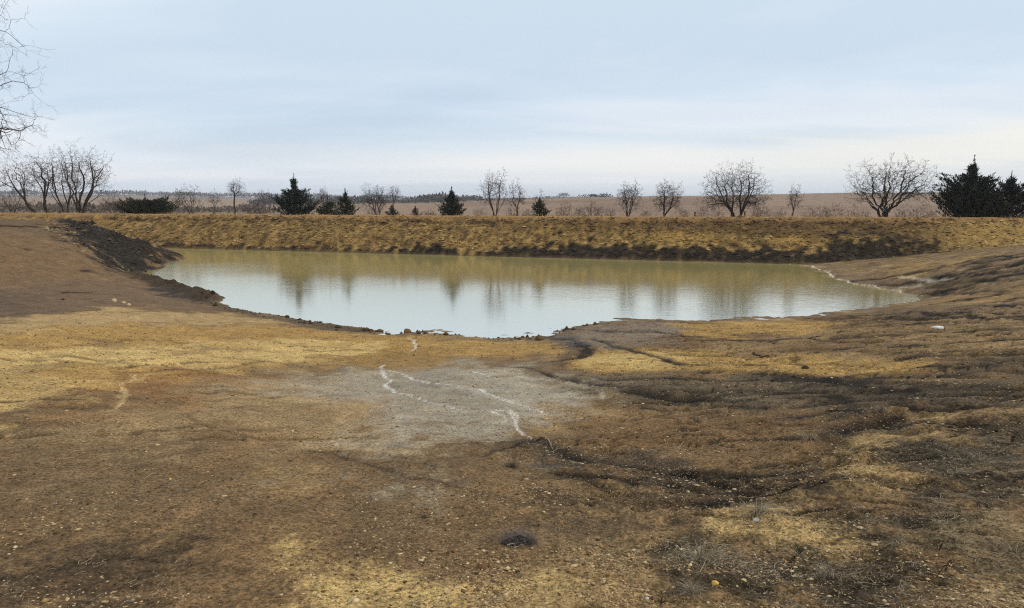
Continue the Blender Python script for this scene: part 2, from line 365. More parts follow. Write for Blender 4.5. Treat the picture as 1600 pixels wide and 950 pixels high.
# erosion lines: thin dark ledges washed along the slope, thickest on the right
wX = X + .9 * fbm(X * .3, Y * .3, 62, 3); wY = Y + .12 * X + .35 * fbm(X * .5, Y * .5, 63, 4, .6)
er = np.zeros(len(X), np.float32); erm = m * np.clip(sstep(.02, .12, X / np.maximum(Y, 1)) + .12, 0, 1) * (Y > 1)
for fx_, fy_, sd_, wd in ((.16, .75, 64, .085), (.35, 1.7, 65, .075), (.8, 3.6, 66, .06)):
    nn = np.abs(fbm(wX * fx_, wY * fy_, sd_, 3, .5)); fade = sstep(60, 22, Y * fy_) if fy_ > 1 else 1.0
    er = np.maximum(er, sstep(wd, wd * .25, nn) * sstep(-.25, .35, fbm(X * .25, Y * .5, sd_ + 9, 2)) * fade)
er *= erm; tone(er, .36); led = er
tone(rs * sstep(0.05, 0.55, streak), .62); tone(rs * sstep(0.1, 0.6, -streak), 1.4)
tone((1 - rs) * m * sstep(0.2, 0.8, streak) * sstep(6, 14, Y), .8); tone((1 - rs) * m * sstep(0.2, 0.8, -streak) * sstep(6, 14, Y), 1.2)
tone(m * sstep(0.15, 1.1, MOT), .84); tone(m * sstep(0.15, 1.1, -MOT), 1.16)
tone(m * sstep(0.25, 0.8, mid), .86); tone(m * sstep(0.25, 0.8, -mid), 1.12)
# the embankment face
f = sstep(-0.5, 0.5, T) * sstep(12, 10, T)
b1 = fbm(SS * 0.16, T * 0.3, 31, 4, 0.6); b2 = fbm(SS * 0.8, T * 0.55, 32, 5, 0.75, SP * .8); b3 = 1.3 * fbm(SS * 1.7, T * 1.5, 33, 3, 0.7, SP * 1.7); b4 = fbm(SS * 2.6, T * 2.6, 34, 2, .8, SP * 2.2)
setc(f, (118,93,56), 1.0)
setc(f * sstep(-0.1, 0.7, b1 + 0.35 * b2), (136,108,66), 0.8); setc(f * sstep(0.0, 0.7, b2), (150,122,76), 0.4); setc(f * sstep(0.05, 0.7, -b2 - 0.3 * b1), (92,70,45), 0.7)
setc(f * sstep(-.05, .8, b3), (164,136,88), 0.4); setc(f * sstep(-.05, .8, -b3), (74,57,38), 0.55)
setc(f * sstep(.1, .8, b4), (176,148,100), 0.45); setc(f * sstep(.1, .8, -b4), (58,45,32), 0.55)
ed = T + 0.55 * b2 + 0.35 * b3
setc(f * sstep(30, 45, SS + 5 * b1) * sstep(3.2, 4.6, ed + b1) , (90,69,45), 0.75)
setc(f * sstep(4.9, 5.3, ed) * sstep(6.2, 5.7, ed) * sstep(-.3, .3, b1 + .35 * b2 + .2), (70,52,36), 0.85)
setc(f * sstep(5.7, 6.2, T), (136,106,70), 0.8)
setc(f * sstep(8.2, 9.2, T), (150,122,82), 0.7)
setc(f * sstep(0.9, 0.2, T + 0.5 * b2 + .3 * b3), (48,39,30), 0.9)
lvl = np.interp(SS, [18, 30, 38, 44, 50, 54, 57, 60, 64, 70, 74, 78], [.1, .5, 1.3, 2.3, 2.7, 1.9, 1.4, 1.9, 2.3, 2.8, 2.2, .3])
dk = sstep(.55, -.45, T - lvl + .9 * b2 + .5 * b3 + .8 * b1) * sstep(20, 30, SS)
setc(f * dk, (38,32,27), 0.94); setc(f * dk * sstep(.1, .9, b3 + .4 * b4), (80,68,55), .5)
band = np.exp(-((T - 3.7 - .5 * b2) / .5) ** 2) * sstep(56, 60, SS) * sstep(73, 70, SS); setc(f * band, (62,50,38), .8)
gp = np.maximum(np.exp(-((SS - 53) / 3.4) ** 2), np.exp(-((SS - 61.5) / 1.8) ** 2)) * np.exp(-((T - 3.0 - .3 * b2) / .8) ** 2); setc(f * gp, (158,126,72), .7)
setc(f * sstep(69.5, 75, SS + 2.2 * b2 + 1.2 * b3) * sstep(6.4, 5.8, T), (154,126,78), 0.85); setc(f * sstep(69.5, 75, SS + 2.2 * b2 + 1.2 * b3) * sstep(6.4, 5.8, T) * sstep(0, .6, b2 + .6 * b3), (112,86,54), 0.7)
tone(f, .70)
AUX[:, 2] = np.maximum(AUX[:, 2], f); AUX[:, 0] = AUX[:, 0] * (1 - f)
setc(f * sstep(6.2, 6.6, T) * sstep(11, 9, T) * sstep(0.1, .6, b3), (120,92,60), .5)

# relief
amp = np.where(T < 0, 1.0, 0.4)
shore_d = np.clip(np.abs(Z0) / 0.35, 0.45, 1)
Z = Z0.copy()
nz = near & (Y > 1.2)
dz = 0.05 * fbm(X * 0.5, Y * 0.7, 41, 3) + 0.022 * fbm(X * 1.5, Y * 1.2, 22, 4, .5, SP * 1.5) + 0.008 * fbm(X * 6, Y * 6, 23, 3, .5, SP * 6) + 0.0035 * fbm(X * 26, Y * 26, 42, 2, .5, SP * 26)
dz += AUX[:, 2] * (0.035 * fbm(X * 1.2, Y * 1.8, 43, 4, 0.6, SP * 1.8) + 0.014 * np.abs(fbm(X * 5, Y * 5, 44, 3, .6, SP * 5)) + 0.006 * fbm(X * 18, Y * 18, 45, 2, .5, SP * 18))
ridge = 1 - np.abs(fbm(X * 0.32, Y * 1.5, 46, 4, 0.55)) * 2
dz -= rs * 0.07 * np.clip(ridge - 0.55, 0, 1) * 2.2
Z += np.where(nz & (T < 1), dz * shore_d, 0)
Z += f * (0.22 * fbm(SS * 0.3 + T * 0.1, T * 0.3, 47, 3, .6) + 0.09 * fbm(SS * .8, T * .7, 32, 3, .7, SP * .8) + .05 * np.abs(fbm(SS * 1.9, T * 1.9, 35, 2, .6, SP * 1.9))) * sstep(-0.5, 1.5, T) * (.3 + .7 * sstep(6.2, 4.8, T)) * sstep(12, 10, T)
Z -= f * .22 * sstep(.1, .45, fbm(SS * .55, T * .1, 49, 4, .6)) * sstep(4.4, 5.4, T) * sstep(6.9, 6.2, T)
Z -= f * 0.16 * sstep(5.2, 5.6, ed) * sstep(6.3, 5.9, ed)
lh = poly_mask([(95,350),(150,343),(280,398),(275,408),(215,432),(110,385)], .3, .4)
Z += lh * (0.16 * fbm(X * 0.9 + Y * 0.5, (X * 0.5 - Y * 0.9) * 0.25, 51, 4, .62))
FINEROUGH = 0.30
Z += np.where(Y > 100, 0.0, 0.0)
# blunt tip of the left bank, jagged mud along the near shore
idx, d = line_dist([(200,384),(245,396),(268,400)], 6, .2); Z[idx] += .55 * np.exp(-(d / 1.5) ** 2) * (.8 + .5 * fbm(X[idx] * .8, Y[idx] * .8, 54, 3))
jag = np.exp(-(np.maximum(np.abs(Z0) - .02, 0) / .16) ** 2) * (T < -1) * near
Z += jag * (.075 * fbm(X * .55, Y * 1.9, 55, 4, .6) + .03 * np.abs(fbm(X * 2.2, Y * 4, 56, 3)))
Z -= led * np.clip(.02 + .002 * Y, 0, .07) * shore_d
crk = np.where(nz & (Y < 14) & (T < 0), 1.0, 0.0) * sstep(14, 9, Y)
Z += crk * (.010 * np.abs(fbm(X * 9, Y * 9, 57, 3, .65, SP * 9)) + .004 * fbm(X * 34, Y * 34, 58, 2, .5, SP * 34))
# mud lip on the left shore
for pts, w, hgt in (([(222,436),(258,447),(292,456),(326,468)], 0.9, 0.42), ([(330,476),(400,491),(470,504),(560,517)], 0.35, 0.10), ([(1240,416),(1300,433)], .3, .04)):
    idx, d = line_dist(pts, 4, .15); Z[idx] += hgt * np.exp(-(d / w) ** 2) * (0.75 + 0.5 * fbm(X[idx] * 1.6, Y[idx] * 1.6, 52, 3))
    if hgt > .2: setcm = np.zeros(len(X), np.float32); setcm[idx] = np.exp(-(d / (w * 1.3)) ** 4); setc(setcm, (50,41,32), .9)
# rills, cracks and trickles: carved, with their recesses darkened in the colour, or the salt they leave
def rill(pts, w, depth, c=None, op=.8, cw=1.3, wob=.05, wet=0, lip=0.3, gaps=.5, least=.42):
    """a channel of varying width; its floor is painted with colour c"""
    idx, d = line_dist(pts, w * 6 + .5, wob); x, yv = X[idx], Y[idx]
    wv = np.maximum(w * np.clip(.9 + .9 * perlin(x * .9, yv * .9, 61) + .5 * perlin(x * 2.6, yv * 2.6, 68), .3, 1.9), SP[idx] * least)
    k = np.exp(-(d / wv) ** 2); Z[idx] -= depth * k * np.minimum(wv / w, 1); Z[idx] += depth * lip * np.exp(-((d - 2.0 * wv) / wv) ** 2)
    if c is not None:
        mm = np.zeros(len(X), np.float32); mm[idx] = np.exp(-(d / (wv * cw)) ** 4) * np.clip(1.0 + gaps * perlin(x * 1.3 + 9, yv * 1.3, 67), 0, 1); setc(mm, c, op)
    if wet: AUX[idx, 1] = np.maximum(AUX[idx, 1], wet * np.exp(-(d / (w * cw)) ** 2))
SALT = (196,194,196)
for pts, w in (([(605,572),(598,583),(612,592),(604,600),(618,614),(640,621),(680,629),(720,637),(760,643),(785,652),(800,662)], .055),
               ([(612,580),(640,588),(662,598),(700,603),(740,607),(770,616),(800,628),(840,640),(885,650)], .06),
               ([(735,580),(765,588)], .09), ([(640,527),(652,535),(645,548)], .09),
               ([(795,640),(815,665),(830,690)], .07), ([(760,640),(790,640),(800,655)], .06)):
    rill(pts, w * .3, .012, SALT, .55, .95, .05, .8, gaps=.5, least=.22)
rill([(700,603),(740,607),(770,616),(800,628),(840,640),(885,650)], .2, .0, (160,150,136), .3, 1.0, .2, .6)
rill([(740,640),(780,645),(806,665)], .14, .0, (160,150,136), .3, 1.0, .15, .6)
rill([(785,572),(830,590),(880,596),(930,610),(955,625)], .04, .01, (150,140,126), .5, 1.0, .08, .5, gaps=1.0)
rill([(160,640),(185,612),(205,600),(220,582)], .06, .015, (164,142,104), .6, .8, .1, least=.25); rill([(205,600),(250,578)], .05, .01, (164,142,104), .5, .8, .1, least=.25)
rill([(0,680),(80,662),(150,640)], .05, .02, (140,120,88), .5, 1.0, .1, least=.25); rill([(290,650),(330,670),(400,688)], .05, .03, (84,68,50), .7, 1.5, .1)
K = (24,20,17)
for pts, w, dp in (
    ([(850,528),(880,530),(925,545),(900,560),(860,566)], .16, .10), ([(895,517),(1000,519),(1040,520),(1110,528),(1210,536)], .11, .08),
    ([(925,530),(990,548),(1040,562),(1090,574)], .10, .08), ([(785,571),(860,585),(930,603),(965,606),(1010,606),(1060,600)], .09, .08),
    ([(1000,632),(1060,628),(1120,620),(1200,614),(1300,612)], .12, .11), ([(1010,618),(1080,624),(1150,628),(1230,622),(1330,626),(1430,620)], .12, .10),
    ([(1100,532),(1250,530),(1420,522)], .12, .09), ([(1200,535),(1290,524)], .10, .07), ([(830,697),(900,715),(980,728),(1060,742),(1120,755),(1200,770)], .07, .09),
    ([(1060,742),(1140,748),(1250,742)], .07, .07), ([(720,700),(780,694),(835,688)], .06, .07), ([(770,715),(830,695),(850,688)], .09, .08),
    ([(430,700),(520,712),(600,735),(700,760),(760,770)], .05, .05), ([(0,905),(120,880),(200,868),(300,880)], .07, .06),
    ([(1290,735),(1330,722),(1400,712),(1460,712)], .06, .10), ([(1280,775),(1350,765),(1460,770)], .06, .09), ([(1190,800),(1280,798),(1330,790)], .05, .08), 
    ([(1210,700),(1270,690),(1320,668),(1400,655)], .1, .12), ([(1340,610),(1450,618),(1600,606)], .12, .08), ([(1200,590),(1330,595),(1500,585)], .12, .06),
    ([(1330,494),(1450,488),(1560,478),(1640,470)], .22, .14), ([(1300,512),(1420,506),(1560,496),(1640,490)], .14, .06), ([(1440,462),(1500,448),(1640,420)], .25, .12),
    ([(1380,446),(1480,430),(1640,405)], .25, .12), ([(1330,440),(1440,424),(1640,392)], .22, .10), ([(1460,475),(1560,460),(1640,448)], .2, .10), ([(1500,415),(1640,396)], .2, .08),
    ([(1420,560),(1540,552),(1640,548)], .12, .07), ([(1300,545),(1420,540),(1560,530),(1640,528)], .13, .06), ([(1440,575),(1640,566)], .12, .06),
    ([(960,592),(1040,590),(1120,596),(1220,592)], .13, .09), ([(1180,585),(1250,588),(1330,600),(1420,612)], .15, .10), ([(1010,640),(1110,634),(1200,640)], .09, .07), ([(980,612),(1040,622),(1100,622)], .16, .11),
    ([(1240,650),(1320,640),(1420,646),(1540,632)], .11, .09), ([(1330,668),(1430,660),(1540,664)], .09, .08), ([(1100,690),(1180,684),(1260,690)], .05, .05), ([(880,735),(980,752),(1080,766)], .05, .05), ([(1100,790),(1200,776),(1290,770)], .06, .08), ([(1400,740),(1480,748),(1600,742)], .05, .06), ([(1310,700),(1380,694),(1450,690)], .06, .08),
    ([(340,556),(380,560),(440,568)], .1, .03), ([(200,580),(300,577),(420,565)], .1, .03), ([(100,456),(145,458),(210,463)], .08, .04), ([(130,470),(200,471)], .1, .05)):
    lft = pts[0][0] < 720; rill(pts, w * 3.0, 0, (58,48,38), .18 if lft else .4, 1.0, .12, gaps=1.0, lip=0); rill(pts, w * (.6 if lft else 1.15), dp * (.22 if lft else .42), K, .5 if lft else .95, 1.1, .06)  # soft penumbra of shade painted into the colour round each cut; floor near-black
for pts, w, hgt in (([(1250,712),(1275,694),(1295,690)], .16, .10), ([(790,720),(815,706),(845,695)], .12, .08), ([(1300,728),(1360,722),(1400,708)], .12, .07), ([(1240,780),(1300,770),(1340,768)], .14, .07), ([(1170,800),(1200,815)], .1, .05), ([(1330,655),(1400,648),(1440,640)], .2, .1)):
    idx, d = line_dist(pts, 1.5, .06); Z[idx] += hgt * np.exp(-(d / w) ** 2) * (0.8 + 0.6 * fbm(X[idx] * 5, Y[idx] * 5, 53, 3))
# many smaller wash lines fanning out over the right slope towards the pond
RW = np.random.default_rng(606)
for k in range(92):
    if k < 26: y0 = RW.uniform(388, 500); x0 = RW.uniform(1500, 1660); x1 = x0 - RW.uniform(90, 260); y1 = y0 + (460 - y0) * RW.uniform(.05, .35) + 8; w_, d_ = RW.uniform(.08, .2), .08
    elif k < 50: y0 = RW.uniform(500, 640); x0 = RW.uniform(1150, 1650); x1 = x0 - RW.uniform(100, 300); y1 = y0 + RW.uniform(-6, 10); w_, d_ = RW.uniform(.05, .11), .06
    elif k >= 64: y0 = RW.uniform(505, 690); x0 = RW.uniform(60, 700); x1 = x0 - RW.uniform(50, 190); y1 = y0 + RW.uniform(-5, 7); w_, d_ = RW.uniform(.03, .07), .03
    else: y0 = RW.uniform(650, 860); x0 = RW.uniform(1050, 1640); x1 = x0 - RW.uniform(60, 200); y1 = y0 + RW.uniform(-8, 16); w_, d_ = RW.uniform(.02, .045), .04
    if x1 < 1450 and y1 < 464: x1 = 1450
    q_ = np.linspace(0, 1, 5); rill(list(zip(x0 + (x1 - x0) * q_, y0 + (y1 - y0) * q_ + RW.normal(0, 2.0, 5))), w_ * (1.35 if k < 50 else 1.0), d_ * .6, (26,22,19) if k < 64 else (74,58,40), RW.uniform(.6, .95), 1.1, .08)
# pale edge painted along the right shore
for pts, w, op in (([(1236,413),(1268,416),(1292,426),(1306,436),(1322,441)], .06, .55), ([(1322,441),(1350,446),(1400,455),(1440,464)], .07, .55), ([(1410,432),(1455,440),(1480,436)], .16, .3), ([(1400,450),(1440,445)], .14, .3)):
    rill(pts, w, 0, (206,196,180), op, 1.0, .1)
mask_sh = np.exp(-((Z - 0.03) / 0.045) ** 2) * near * (T < 0) * sstep(0, -1, X - 12); setc(mask_sh, (66,54,42), .55)
AUX[:, 1] = np.maximum(AUX[:, 1], np.exp(-(np.maximum(Z, 0) / 0.10) ** 2) * near * 0.7)

# the prairie beyond
fl = sstep(11.5, 13.5, T)
pb = fbm(X * 0.012, Y * 0.008, 71, 4); pf = fbm(X * 0.2, Y * 0.08, 72, 4, .6)
setc(fl, (122,100,80), 1.0); setc(fl * sstep(-.2, .5, pb), (104,82,66), .7); setc(fl * sstep(.1, .6, pf), (134,111,86), .4); setc(fl * sstep(.1, .6, -pf), (110,88,72), .4)
lf = fl * sstep(180, 420, Y) * sstep(-0.05, -0.25, X / np.maximum(Y, 1)); setc(lf, (132,108,84), .6)
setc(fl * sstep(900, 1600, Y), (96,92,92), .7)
near_grass = fl * sstep(120, 95, Y) * sstep(-20, -40, X); setc(near_grass, (176,146,104), .7)
AUX[:, 0] *= (1 - fl); AUX[:, 2] = np.maximum(AUX[:, 2], 0.4 * fl)
Z += fl * np.where(Y < 400, 0.10, 0.0) * pf
Z = np.where((T > -0.6) & near, np.maximum(Z, np.where(T > 0.35, 0.05, -9)), Z)
C *= 1 + (np.array([1.15, 1.09, .93], np.float32) - 1) * (1 - fl)[:, None]      # ochre clay: the soils are all warm
C = np.clip(C, 0.004, 0.7)

GZ = Z.reshape(shp)
def H(x, y):
    """height of the finished sheet at a place"""
    x = np.atleast_1d(np.asarray(x, float)); y = np.atleast_1d(np.asarray(y, float))
    i = np.clip(np.searchsorted(rows, y) - 1, 0, len(rows) - 2); fy = (y - rows[i]) / (rows[i + 1] - rows[i])
    w = wid[i] + (wid[i + 1] - wid[i]) * fy; u = x / w
    j = np.clip(np.searchsorted(U, u) - 1, 0, len(U) - 2); fx = (u - U[j]) / (U[j + 1] - U[j])
    return (GZ[i, j] * (1 - fx) + GZ[i, j + 1] * fx) * (1 - fy) + (GZ[i + 1, j] * (1 - fx) + GZ[i + 1, j + 1] * fx) * fy
def spot(px, py, sink=0.0):
    x, y = ground_at(px, py); return np.array([x, y, float(H(x, y)[0]) - sink])

# ------------------------------------------------------------------ materials
def new_mat(name):
    m = bpy.data.materials.new(name); m.use_nodes = True; return m, NT(m.node_tree)
def finish(g, sh): g.l(sh, g.n('ShaderNodeOutputMaterial').inputs[0])
def soil_material():
    m, g = new_mat('soil')
    col = g.n('ShaderNodeVertexColor', layer_name='col').outputs[0]
    aux = g.n('ShaderNodeSeparateColor'); g.l(g.n('ShaderNodeVertexColor', layer_name='aux').outputs[0], aux.inputs[0])
    co = g.n('ShaderNodeTexCoord').outputs['Object']
    def noise(sc, det=6, ro=.6):
        nd = g.n('ShaderNodeTexNoise', i_Scale=sc, i_Detail=det, i_Roughness=ro); g.l(co, nd.inputs['Vector']); return nd.outputs[0]
    a = g.ramp(noise(2.2, 8, .65), [(.36, .86), (.5, 1.0), (.64, 1.14)]); b = g.ramp(noise(30, 8, .85), [(.40, .35), (.5, 1.0), (.60, 1.8)])
    c = g.mix('MULTIPLY', 1.0, g.mix('MULTIPLY', 1.0, col, a), b)
    c = g.mix('MULTIPLY', 1.0, c, g.ramp(noise(5.0, 7, .78), [(.39, .84), (.5, 1.0), (.61, 1.17)]))
    # grit: small pale chips and dark crumbs pressed into the soil
    vo = g.n('ShaderNodeTexVoronoi', i_Scale=62.0); g.l(co, vo.inputs['Vector'])
    pick = g.n('ShaderNodeSeparateColor'); g.l(vo.outputs['Color'], pick.inputs[0])
    patch = g.ramp(noise(1.1, 4), [(.42, 0.0), (.62, 1.0)])
    chip = g.math('MULTIPLY', g.math('LESS_THAN', vo.outputs['Distance'], .30), g.math('GREATER_THAN', pick.outputs[0], .62))
    chip = g.math('MULTIPLY', g.math('MULTIPLY', chip, aux.outputs[0]), g.math('ADD', g.math('MULTIPLY', patch, .8), .2))
    chipcol = g.ramp(pick.outputs[1], [(0, rgba((168,128,70))), (.5, rgba((196,164,108))), (1, rgba((206,184,150)))])
    c = g.mix('MIX', chip, c, chipcol)
    crumb = g.math('MULTIPLY', g.math('MULTIPLY', g.math('LESS_THAN', vo.outputs['Distance'], .35), g.math('LESS_THAN', pick.outputs[0], .16)), aux.outputs[0])
    c = g.mix('MIX', g.math('MULTIPLY', crumb, .6), c, rgba((50,41,33)))
    bs = g.n('ShaderNodeBsdfPrincipled'); g.l(c, bs.inputs['Base Color'])
    wetn = g.math('MULTIPLY', aux.outputs[1], g.ramp(noise(3.0, 5), [(.35, .3), (.65, 1.0)]))
    g.l(g.math('SUBTRACT', .95, g.math('MULTIPLY', wetn, .42)), bs.inputs['Roughness'])
    g.l(g.math('ADD', .12, g.math('MULTIPLY', wetn, .4)), bs.inputs['Specular IOR Level'])
    hn = g.math('ADD', g.math('MULTIPLY', noise(14, 10, .7), 1.0), g.math('MULTIPLY', noise(90, 4, .7), .35))
    hn = g.math('ADD', hn, g.math('MULTIPLY', chip, .15))
    bp = g.n('ShaderNodeBump', i_Strength=.7, i_Distance=.022); g.l(hn, bp.inputs['Height']); g.l(bp.outputs[0], bs.inputs['Normal'])
    finish(g, bs.outputs[0]); return m
SOIL = soil_material()

def water_material():
    m, g = new_mat('muddy_water')
    co = g.n('ShaderNodeTexCoord').outputs['Object']
    def wave(sx, sy, det, seed):
        mp = g.n('ShaderNodeMapping'); mp.inputs['Scale'].default_value = (sx, sy, 1); mp.inputs['Location'].default_value = (seed, seed * 2, 0); g.l(co, mp.inputs[0])
        nd = g.n('ShaderNodeTexNoise', i_Scale=1.0, i_Detail=det, i_Roughness=.5); g.l(mp.outputs[0], nd.inputs['Vector']); return nd.outputs[0]
    h = g.math('ADD', g.math('MULTIPLY', wave(1.2, 4.5, 3, 3), .6), g.math('MULTIPLY', wave(5, 11, 2, 9), .18))
    gust = g.ramp(wave(.05, .09, 2, 1.7), [(.42, .25), (.62, 1.0)])
    bp = g.n('ShaderNodeBump', i_Distance=.032); g.l(h, bp.inputs['Height']); g.l(g.math('MULTIPLY', gust, .5), bp.inputs['Strength'])
    df = g.n('ShaderNodeBsdfDiffuse'); df.inputs[0].default_value = rgba((178,161,100))
    gl = g.n('ShaderNodeBsdfGlossy', i_Roughness=.09); gl.inputs[0].default_value = (1.0, .978, .90, 1); g.l(bp.outputs[0], gl.inputs['Normal'])
    lw = g.n('ShaderNodeLayerWeight', i_Blend=.5); g.l(bp.outputs[0], lw.inputs['Normal'])
    fr = g.ramp(lw.outputs['Facing'], [(0, .06), (.5, .35), (.76, .93), (.82, .89), (.87, .78), (.92, .68), (1.0, .62)])
    mx = g.n('ShaderNodeMixShader'); g.l(fr, mx.inputs[0]); g.l(df.outputs[0], mx.inputs[1]); g.l(gl.outputs[0], mx.inputs[2])
    finish(g, mx.outputs[0]); return m
def bark_material(name, c1, c2):
    m, g = new_mat(name); co = g.n('ShaderNodeTexCoord').outputs['Object']
    nd = g.n('ShaderNodeTexNoise', i_Scale=7.0, i_Detail=5.0, i_Roughness=.7); g.l(co, nd.inputs['Vector'])
    bs = g.n('ShaderNodeBsdfPrincipled', i_Roughness=.95); bs.inputs['Specular IOR Level'].default_value = .1
    g.l(g.ramp(nd.outputs[0], [(.3, rgba(c1)), (.7, rgba(c2))]), bs.inputs['Base Color']); finish(g, bs.outputs[0]); return m
def tinted_material(name, rough=.9, trans=0.0):
    """base colour from the mesh's own colour attribute (each leaf or stone its own tone) with a fine grain"""
    m, g = new_mat(name); co = g.n('ShaderNodeTexCoord').outputs['Object']
    nd = g.n('ShaderNodeTexNoise', i_Scale=60.0, i_Detail=3.0); g.l(co, nd.inputs['Vector'])
    c = g.mix('MULTIPLY', 1.0, g.n('ShaderNodeVertexColor', layer_name='col').outputs[0], g.ramp(nd.outputs[0], [(.3, .75), (.7, 1.2)]))
    bs = g.n('ShaderNodeBsdfPrincipled', i_Roughness=rough); bs.inputs['Specular IOR Level'].default_value = .2
    g.l(c, bs.inputs['Base Color']); finish(g, bs.outputs[0]); return m
BARK = bark_material('grey_bark', (62,54,48), (88,78,70)); BARK2 = bark_material('dark_bark', (44,38,35), (70,61,55)); TWIG = bark_material('reddish_twigs', (84,70,64), (112,96,90))
NEEDLE = tinted_material('cedar_foliage'); STONE = tinted_material('stone', .85); STRAW = tinted_material('dry_straw', .9); FARWOOD = tinted_material('bare_far_wood', 1.0)
WOOD = bark_material('weathered_wood', (120,108,92), (176,164,146)); ROOT = bark_material('dark_root', (58,46,36), (90,72,54))

# ------------------------------------------------------------------ the sheet, cut into the pieces of the setting
ni, nj = shp
ii, jj = np.meshgrid(np.arange(ni - 1), np.arange(nj - 1), indexing='ij')
Q = np.stack([ii * nj + jj, ii * nj + jj + 1, (ii + 1) * nj + jj + 1, (ii + 1) * nj + jj], -1).reshape(-1, 4)
qx = X[Q].mean(1); qy = Y[Q].mean(1); qt = dam_t(qx, qy); qz = Z[Q].mean(1)
heap_p = np.array([ground_at(p[0], p[1]) for p in [(216,432),(150,436),(60,440),(-60,446)]])
toe_y = np.interp(qx, heap_p[::-1, 0], heap_p[::-1, 1])
is_field = qt > 12; is_dam = (qt > -0.2) & ~is_field
is_heap = ~is_field & ~is_dam & (qx < -24.2) & (qy > toe_y)
V3 = np.c_[X, Y, Z]
def piece(name, mask):
    F = Q[mask]; ids = np.unique(F); rm = np.full(len(V3), -1, np.int64); rm[ids] = np.arange(len(ids))
    o = mesh_obj(name, V3[ids], [rm[F]], SOIL, smooth=True, attrs={'col': C[ids], 'aux': AUX[ids]}); tag(o, kind='structure'); return o
piece('ground', ~is_field & ~is_dam & ~is_heap); piece('embankment', is_dam); piece('left_bank', is_heap); piece('field', is_field)
# water: a sheet a little wider than the pond, the land stands out of it
cen = SH.mean(0)
ring = [(-42,72),(-41,64),(-30,46),(-24,40),(-18,31),(-8,22.5),(6,22.5),(16,27),(25,34),(27,48),(26,53.5)] + [tuple(P0 + E * 60 + N * .8), tuple(P0 + E * 40 + N * .8), tuple(P0 + E * 20 + N * .8), tuple(P0 - E * 3 + N * .8)]
wv = np.array([(x, y, 0.0) for x, y in ring])
wm, = [mesh_obj('pond_water', np.r_[[[cen[0], cen[1], 0.0]], wv], [np.array([(0, 1 + k, 1 + (k + 1) % len(wv)) for k in range(len(wv))])], water_material())]
tag(wm, kind='structure')

# ------------------------------------------------------------------ vegetation builders
def unit(v): return v / max(np.linalg.norm(v), 1e-9)
def tubes(branches, sides=3):
    Vs, Fs, o = [], [], 0
    for pts, rad in branches:
        k = len(pts); d = unit(pts[-1] - pts[0]); a = unit(np.cross(d, (0, 0, 1.0) if abs(d[2]) < .9 else (1.0, 0, 0))); b = np.cross(d, a)
        ns = sides if rad[0] < .04 else max(sides, 6)
        ang = np.arange(ns) * 2 * math.pi / ns
        ringv = np.cos(ang)[:, None] * a + np.sin(ang)[:, None] * b
        Vs.append((pts[:, None, :] + ringv[None] * rad[:, None, None]).reshape(-1, 3))
        i = np.arange(k - 1)[:, None] * ns; j = np.arange(ns)[None]; j2 = (j + 1) % ns
        Fs.append(np.stack([i + j, i + j2, i + ns + j2, i + ns + j], -1).reshape(-1, 4) + o); o += k * ns
    return np.concatenate(Vs), [np.concatenate(Fs)]
def bend(d, ang, az):
    a = unit(np.cross(d, (0.31, 0.2, 1.0) if abs(d[2]) < .9 else (1.0, 0.1, 0))); b = np.cross(d, a)
    return unit(d * math.cos(ang) + (a * math.cos(az) + b * math.sin(az)) * math.sin(ang))
def bez(p, d, q, n, R, wob):
    """a bent branch from p, leaving along d, ending at q"""
    L = np.linalg.norm(q - p); c = p + d * L * .24; k = np.linspace(0, 1, n + 1)[:, None]
    pts = p * (1 - k) ** 2 + 2 * c * k * (1 - k) + q * k * k
    pts[1:-1] += R.normal(0, wob * L, (n - 1, 3)); return pts
def split_tips(R, V, k):
    """tips grouped by the direction in which they lie"""
    U_ = V / (np.linalg.norm(V, axis=1)[:, None] + 1e-9); c = U_[R.integers(len(U_))][None]
    for _ in range(k - 1): c = np.r_[c, U_[np.argmin((U_ @ c.T).max(1))][None]]
    for _ in range(3):
        a = np.argmax(U_ @ c.T, 1); c = np.array([unit(U_[a == j].mean(0)) if (a == j).any() else c[j] for j in range(k)])
    return np.argmax(U_ @ c.T, 1)
def branch_to(R, node, d, tips, out, depth, total, P):
    """branches that fork until each tip of the crown is reached; thickness follows the number of tips carried"""
    n = len(tips); r0 = P['rt'] * n ** P['pw']
    if n == 1:
        pts = bez(node, d, tips[0], 3, R, .05); out.append((pts, np.linspace(max(r0, P['rmin']), P['rmin'] * .8, 4), depth, 1))
        for f in P['side']:
            i = int(f * 3); q = pts[i]; L = np.linalg.norm(pts[-1] - pts[0]) * R.uniform(.25, .5) + .1; dd = unit(unit(pts[-1] - pts[0]) + R.normal(0, .6, 3) + [0, 0, .25])
            e = q + dd * L; out.append((np.array([q, e]), np.array([1, .7]) * P['rmin'], depth + 1, 1))
        return
    cen = tips.mean(0); v = cen - node; adv = P['adv'] * R.uniform(.75, 1.2) if n > 3 else .45
    e = node + v * adv + R.normal(0, .05, 3) * np.linalg.norm(v)
    k_ = 4 if n > 14 else 2; pts = bez(node, d, e, k_, R, P['wob']); r1 = P['rt'] * (n * .8) ** P['pw']
    out.append((pts, np.linspace(r0, r1, k_ + 1), depth, n))
    d2 = unit(pts[-1] - pts[-2]); a = split_tips(R, tips - e, 3 if (n > 12 and R.uniform() < .3) else 2)
    for j in range(a.max() + 1):
        t = tips[a == j]
        if not len(t): continue
        if len(t) == n: 
            h = R.permutation(n); branch_to(R, e, d2, t[h[:n // 2]], out, depth + 1, total, P); branch_to(R, e, d2, t[h[n // 2:]], out, depth + 1, total, P); break
        branch_to(R, e, unit(d2 + .5 * unit(t.mean(0) - e)), t, out, depth + 1, total, P)
